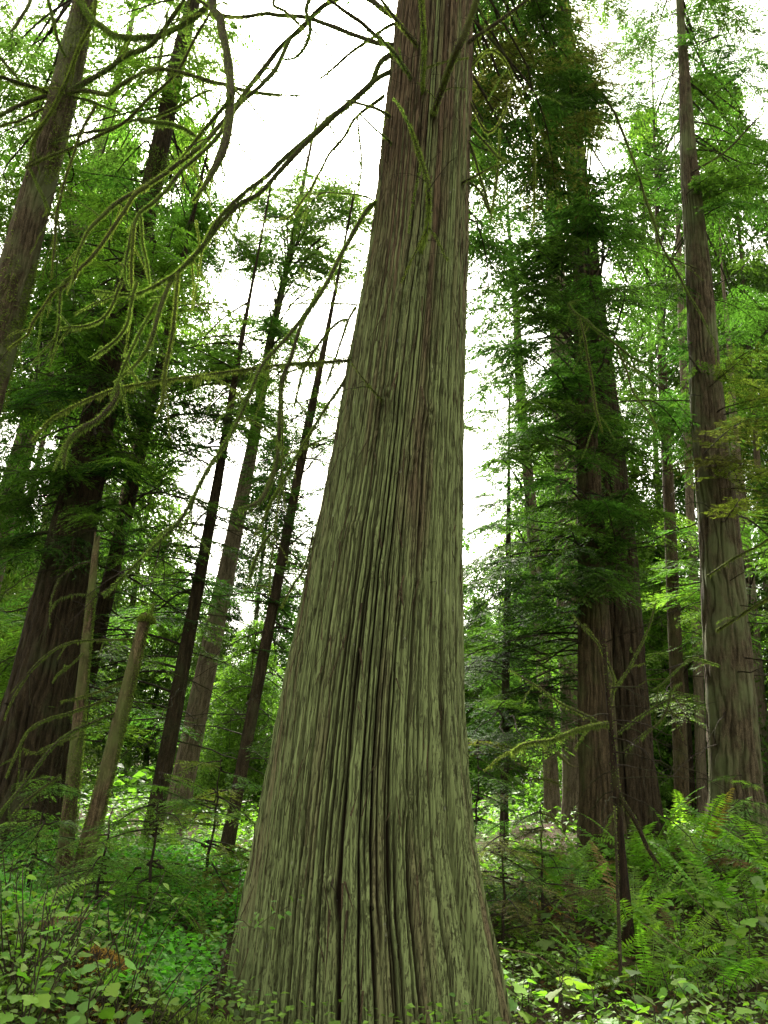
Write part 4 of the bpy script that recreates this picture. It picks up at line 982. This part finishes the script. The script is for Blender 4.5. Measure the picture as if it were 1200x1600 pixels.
for k in range(34):
    r2 = np.random.default_rng(900 + k); x = r2.uniform(-20, 200); y = r2.uniform(1430, 1690)
    herb(x, y, r2.uniform(.35, .75), 22, .068, 'small oval leaved shrub on the left bank', GS, 500 + k, c_sal if k % 3 else c_gl, 'oval', 'shrub', 'salal_shrub', .9)
for k in range(20):
    r2 = np.random.default_rng(950 + k); x = r2.uniform(1000, 1220); y = r2.uniform(1430, 1660)
    herb(x, y, r2.uniform(.3, .5), 14, .075, 'small oval leaved shrub among ferns at the right', 'small oval leaved shrubs at the right', 560 + k, c_sal if k % 2 else c_gl, 'oval', 'shrub', 'salal_shrub', .9)
# sprigs against the trunk
def sprig(pts, Y, n, size, label, seed, col=(.10, .21, .04)):
    r2 = np.random.default_rng(seed); C = np.array([at(x, y, Y) for x, y in pts]); base = C[0].copy(); base[2] = terrain(base[0], base[1])
    o = thing('huckleberry_sprig', base, label, 'plant'); off = base
    P = spline(np.vstack([base, C]), 30); mb = MB(); tube(mb, P, np.linspace(.005, .002, 30), 5)
    part('stem', mb.mesh('stem', [M_limb], True, off), o)
    for k in range(n):
        i = r2.integers(10, 30); d = r2.normal(size=3) * np.array([1, .5, .3]); d /= np.linalg.norm(d); l = r2.uniform(.02, .12)
        q = P[i] + d * l
        f = part('leaf', OVAL[r2.integers(3)], o, q - off, (r2.normal() * .4, r2.normal() * .4, math.atan2(d[1], d[0])), size * r2.uniform(.7, 1.2)); f.color = (*(np.array(col) * r2.uniform(.75, 1.2)), 1)
sprig([(340, 1540), (368, 1440), (395, 1450), (425, 1430), (452, 1416)], 5.5, 60, .042, 'leafy sprig reaching across the cedar bark, the higher of two at left', 1)
sprig([(310, 1570), (320, 1525), (350, 1530), (380, 1545), (408, 1548)], 5.3, 50, .042, 'leafy sprig low before the cedar foot, the lower of two at left', 2)
sprig([(742, 1640), (740, 1600), (737, 1575), (742, 1555)], 5.45, 12, .04, 'tiny seedling against the dark fold of the cedar foot', 3)
herb(0, 0, .75, 4, .16, 'pair of large dark leaves on a stalk left of the great cedar', None, 7001, (.04, .10, .02), 'oval', P=ground_px(362, 1480), spread=.05)

# ------------------------------------------------------------------ ground cover that nobody could count
def ground_cover():
    r2 = np.random.default_rng(5)
    def scatter(n, xr, yr, hmax, size, mat, name, label, seed, bias=None, flat=.6):
        r3 = np.random.default_rng(seed); x = r3.uniform(*xr, n); y = yr[0] + (yr[1] - yr[0]) * r3.random(n) ** 1.3
        d = vnoise(x * 1.6 + 30, y * 1.6 + 30, None, seed % 8); keep = d > .40
        keep &= np.hypot(x - MO[0], y - CY) > 1.05
        if bias: keep &= bias(x, y, r3)
        x = x[keep]; y = y[keep]; d = d[keep]; n = len(x)
        z = terrain(x, y) + hmax * r3.random(n) * (.3 + d)
        B = np.stack([x, y, z], -1); a = r3.uniform(0, 6.28, n)
        D = np.stack([np.cos(a), np.sin(a), r3.normal(size=n) * .35], -1); D /= np.linalg.norm(D, axis=1)[:, None]
        Nn = np.stack([r3.normal(size=n) * flat, r3.normal(size=n) * flat, np.ones(n)], -1)
        L = size * r3.uniform(.6, 1.4, n); mb = MB(); mb.kites(B, D, Nn, L, L * .62, .5, .15)
        o = part(name, mb.mesh(name, [mat]), None); tag(o, label, 'ground cover', kind='stuff')
    scatter(70000, (-7, 7), (4.0, 13), .34, .056, M_cover, 'ground_cover', 'low green ground cover of small leaves over the forest floor', 1)
    scatter(26000, (-9, 9), (10, 24), .5, .10, M_cover, 'undergrowth', 'low green undergrowth beneath the trees farther back', 2)
    scatter(26000, (-32, 32), (22, 62), 1.0, .3, M_cover, 'undergrowth', 'distant undergrowth beyond the standing trunks', 7)
    M_dull = leaf_mat('dull_leaf', (.075, .105, .03), .6, .35)
    scatter(30000, (-7, 7), (4.0, 13), .22, .045, M_dull, 'ground_cover', 'duller olive ground cover of tiny leaves between the ferns', 6)
    scatter(14000, (-6, 6), (4.0, 10), .03, .06, M_litter, 'leaf_litter', 'brown fallen leaves and needles on the forest floor', 3, flat=.3)
    M_lawn = leaf_mat('herb_leaf', (.115, .275, .035), .5, .5)
    scatter(34000, (-4.2, -1.0), (5.6, 11.5), .34, .055, M_lawn, 'herb_carpet', 'bright green herb carpet left of the great cedar', 4)
ground_cover()

# ------------------------------------------------------------------ mossy log, rotten stump
def lumpy(name, P, rad, mat, seed, sides=28, amp=.3):
    n = len(P); mb = MB(); T, U, W = tube(mb, P, rad, sides, False)
    V = mb.V[0].reshape(n, sides, 3); a = np.arange(sides) / sides
    k = vnoise(a[None] * 7 + np.zeros((n, 1)), np.arange(n)[:, None] * .35 + np.zeros((1, sides)), 7, seed) - .5
    V2 = P[:, None] + (V - P[:, None]) * (1 + amp * 2 * k)[..., None]
    c0 = V2[0].mean(0); c1 = V2[-1].mean(0); VV = np.vstack([V2.reshape(-1, 3), c0, c1])
    q = np.arange(sides); T_ = np.vstack([np.stack([(q + 1) % sides, q, np.full(sides, n * sides)], -1), np.stack([(n - 1) * sides + q, (n - 1) * sides + (q + 1) % sides, np.full(sides, n * sides + 1)], -1)])
    return VV, mb.Q[0], T_, V2
def log(pxs, Ys, r0, r1, label, seed, nm=9000, dead=.4):
    C = np.array([at(x, y, Y) for (x, y), Y in zip(pxs, Ys)]); C[:, 2] = terrain(C[:, 0], C[:, 1]) + np.linspace(r0, r1, len(C)) * .55
    P = spline(C, 26); rad = np.linspace(r0, r1, 26); VV, Q, T_, G = lumpy('l', P, rad, None, seed)
    o = thing('mossy_log', C[0], label, 'log'); off = C[0]
    part('wood', mesh_from('wood', VV - off, Q, T_, [M_rot], True), o)
    r2 = np.random.default_rng(seed); i = r2.integers(0, 25, nm); j = r2.integers(0, 28, nm); f = r2.random((nm, 1)); g = r2.random((nm, 1))
    A = G[i, j] * (1 - f) + G[i + 1, j] * f; B_ = G[i, (j + 1) % 28] * (1 - f) + G[i + 1, (j + 1) % 28] * f; pt = A * (1 - g) + B_ * g
    nr = pt - P[i]; nr /= np.linalg.norm(nr, axis=1)[:, None]
    up = nr[:, 2] > -.2; nz = vnoise(pt[:, 0] * 3 + 50, pt[:, 1] * 3 + pt[:, 2] * 3 + 50, None, 2); dm = nz > 1 - dead
    fuzz('moss', pt[up & ~dm], nr[up & ~dm], .045, seed, M_moss, o, off, .012, .3)
    if (up & dm).any(): fuzz('brown_moss', pt[up & dm], nr[up & dm], .045, seed + 1, M_deadmoss, o, off, .012, .5)
log([(140, 1500), (230, 1540), (310, 1590), (370, 1640)], [5.9, 5.6, 5.4, 5.2], .17, .15, 'mossy fallen log with orange-brown moss before the left foot of the cedar', 3)
log([(-40, 1560), (40, 1590), (120, 1620)], [5.2, 5.0, 4.9], .08, .1, 'short mossy log half buried under shrubs at bottom left', 6, 5000, .25)
log([(130, 1385), (180, 1405), (240, 1425)], [7.8, 7.5, 7.3], .13, .10, 'dark rotten log in the hollow below the young hemlocks', 9, 2500, .5)
# fallen sticks
for k, (pts, Y, w) in enumerate([([(75, 1440), (78, 1480), (95, 1500), (110, 1515)], 5.6, 3), ([(870, 1175), (890, 1195), (905, 1198)], 9.0, 7), ([(1070, 1390), (1120, 1440), (1160, 1470)], 6.6, 2), ([(780, 1480), (850, 1500), (900, 1560)], 5.6, 2), ([(1000, 1440), (1060, 1480), (1140, 1530)], 6.0, 2)]):
    b = at(*pts[0], Y); lab = ['pale crooked twig standing in the left bank shrubs', 'broken brown branch end sticking out left of the trunk pair', 'thin bare stick slanting through the right ferns, the higher one', 'thin bare stick on the ground near the cedar foot at right', 'thin bare stick slanting through the right ferns, the lower one'][k]
    o = thing('fallen_stick', b, lab, 'stick'); P = spline([at(x, y, Y) for x, y in pts], 16); mb = MB(); tube(mb, P, np.linspace(w / 2 / F * Y, .003, 16), 6)
    part('stick_wood', mb.mesh('stick_wood', [M_snag], True, b), o)
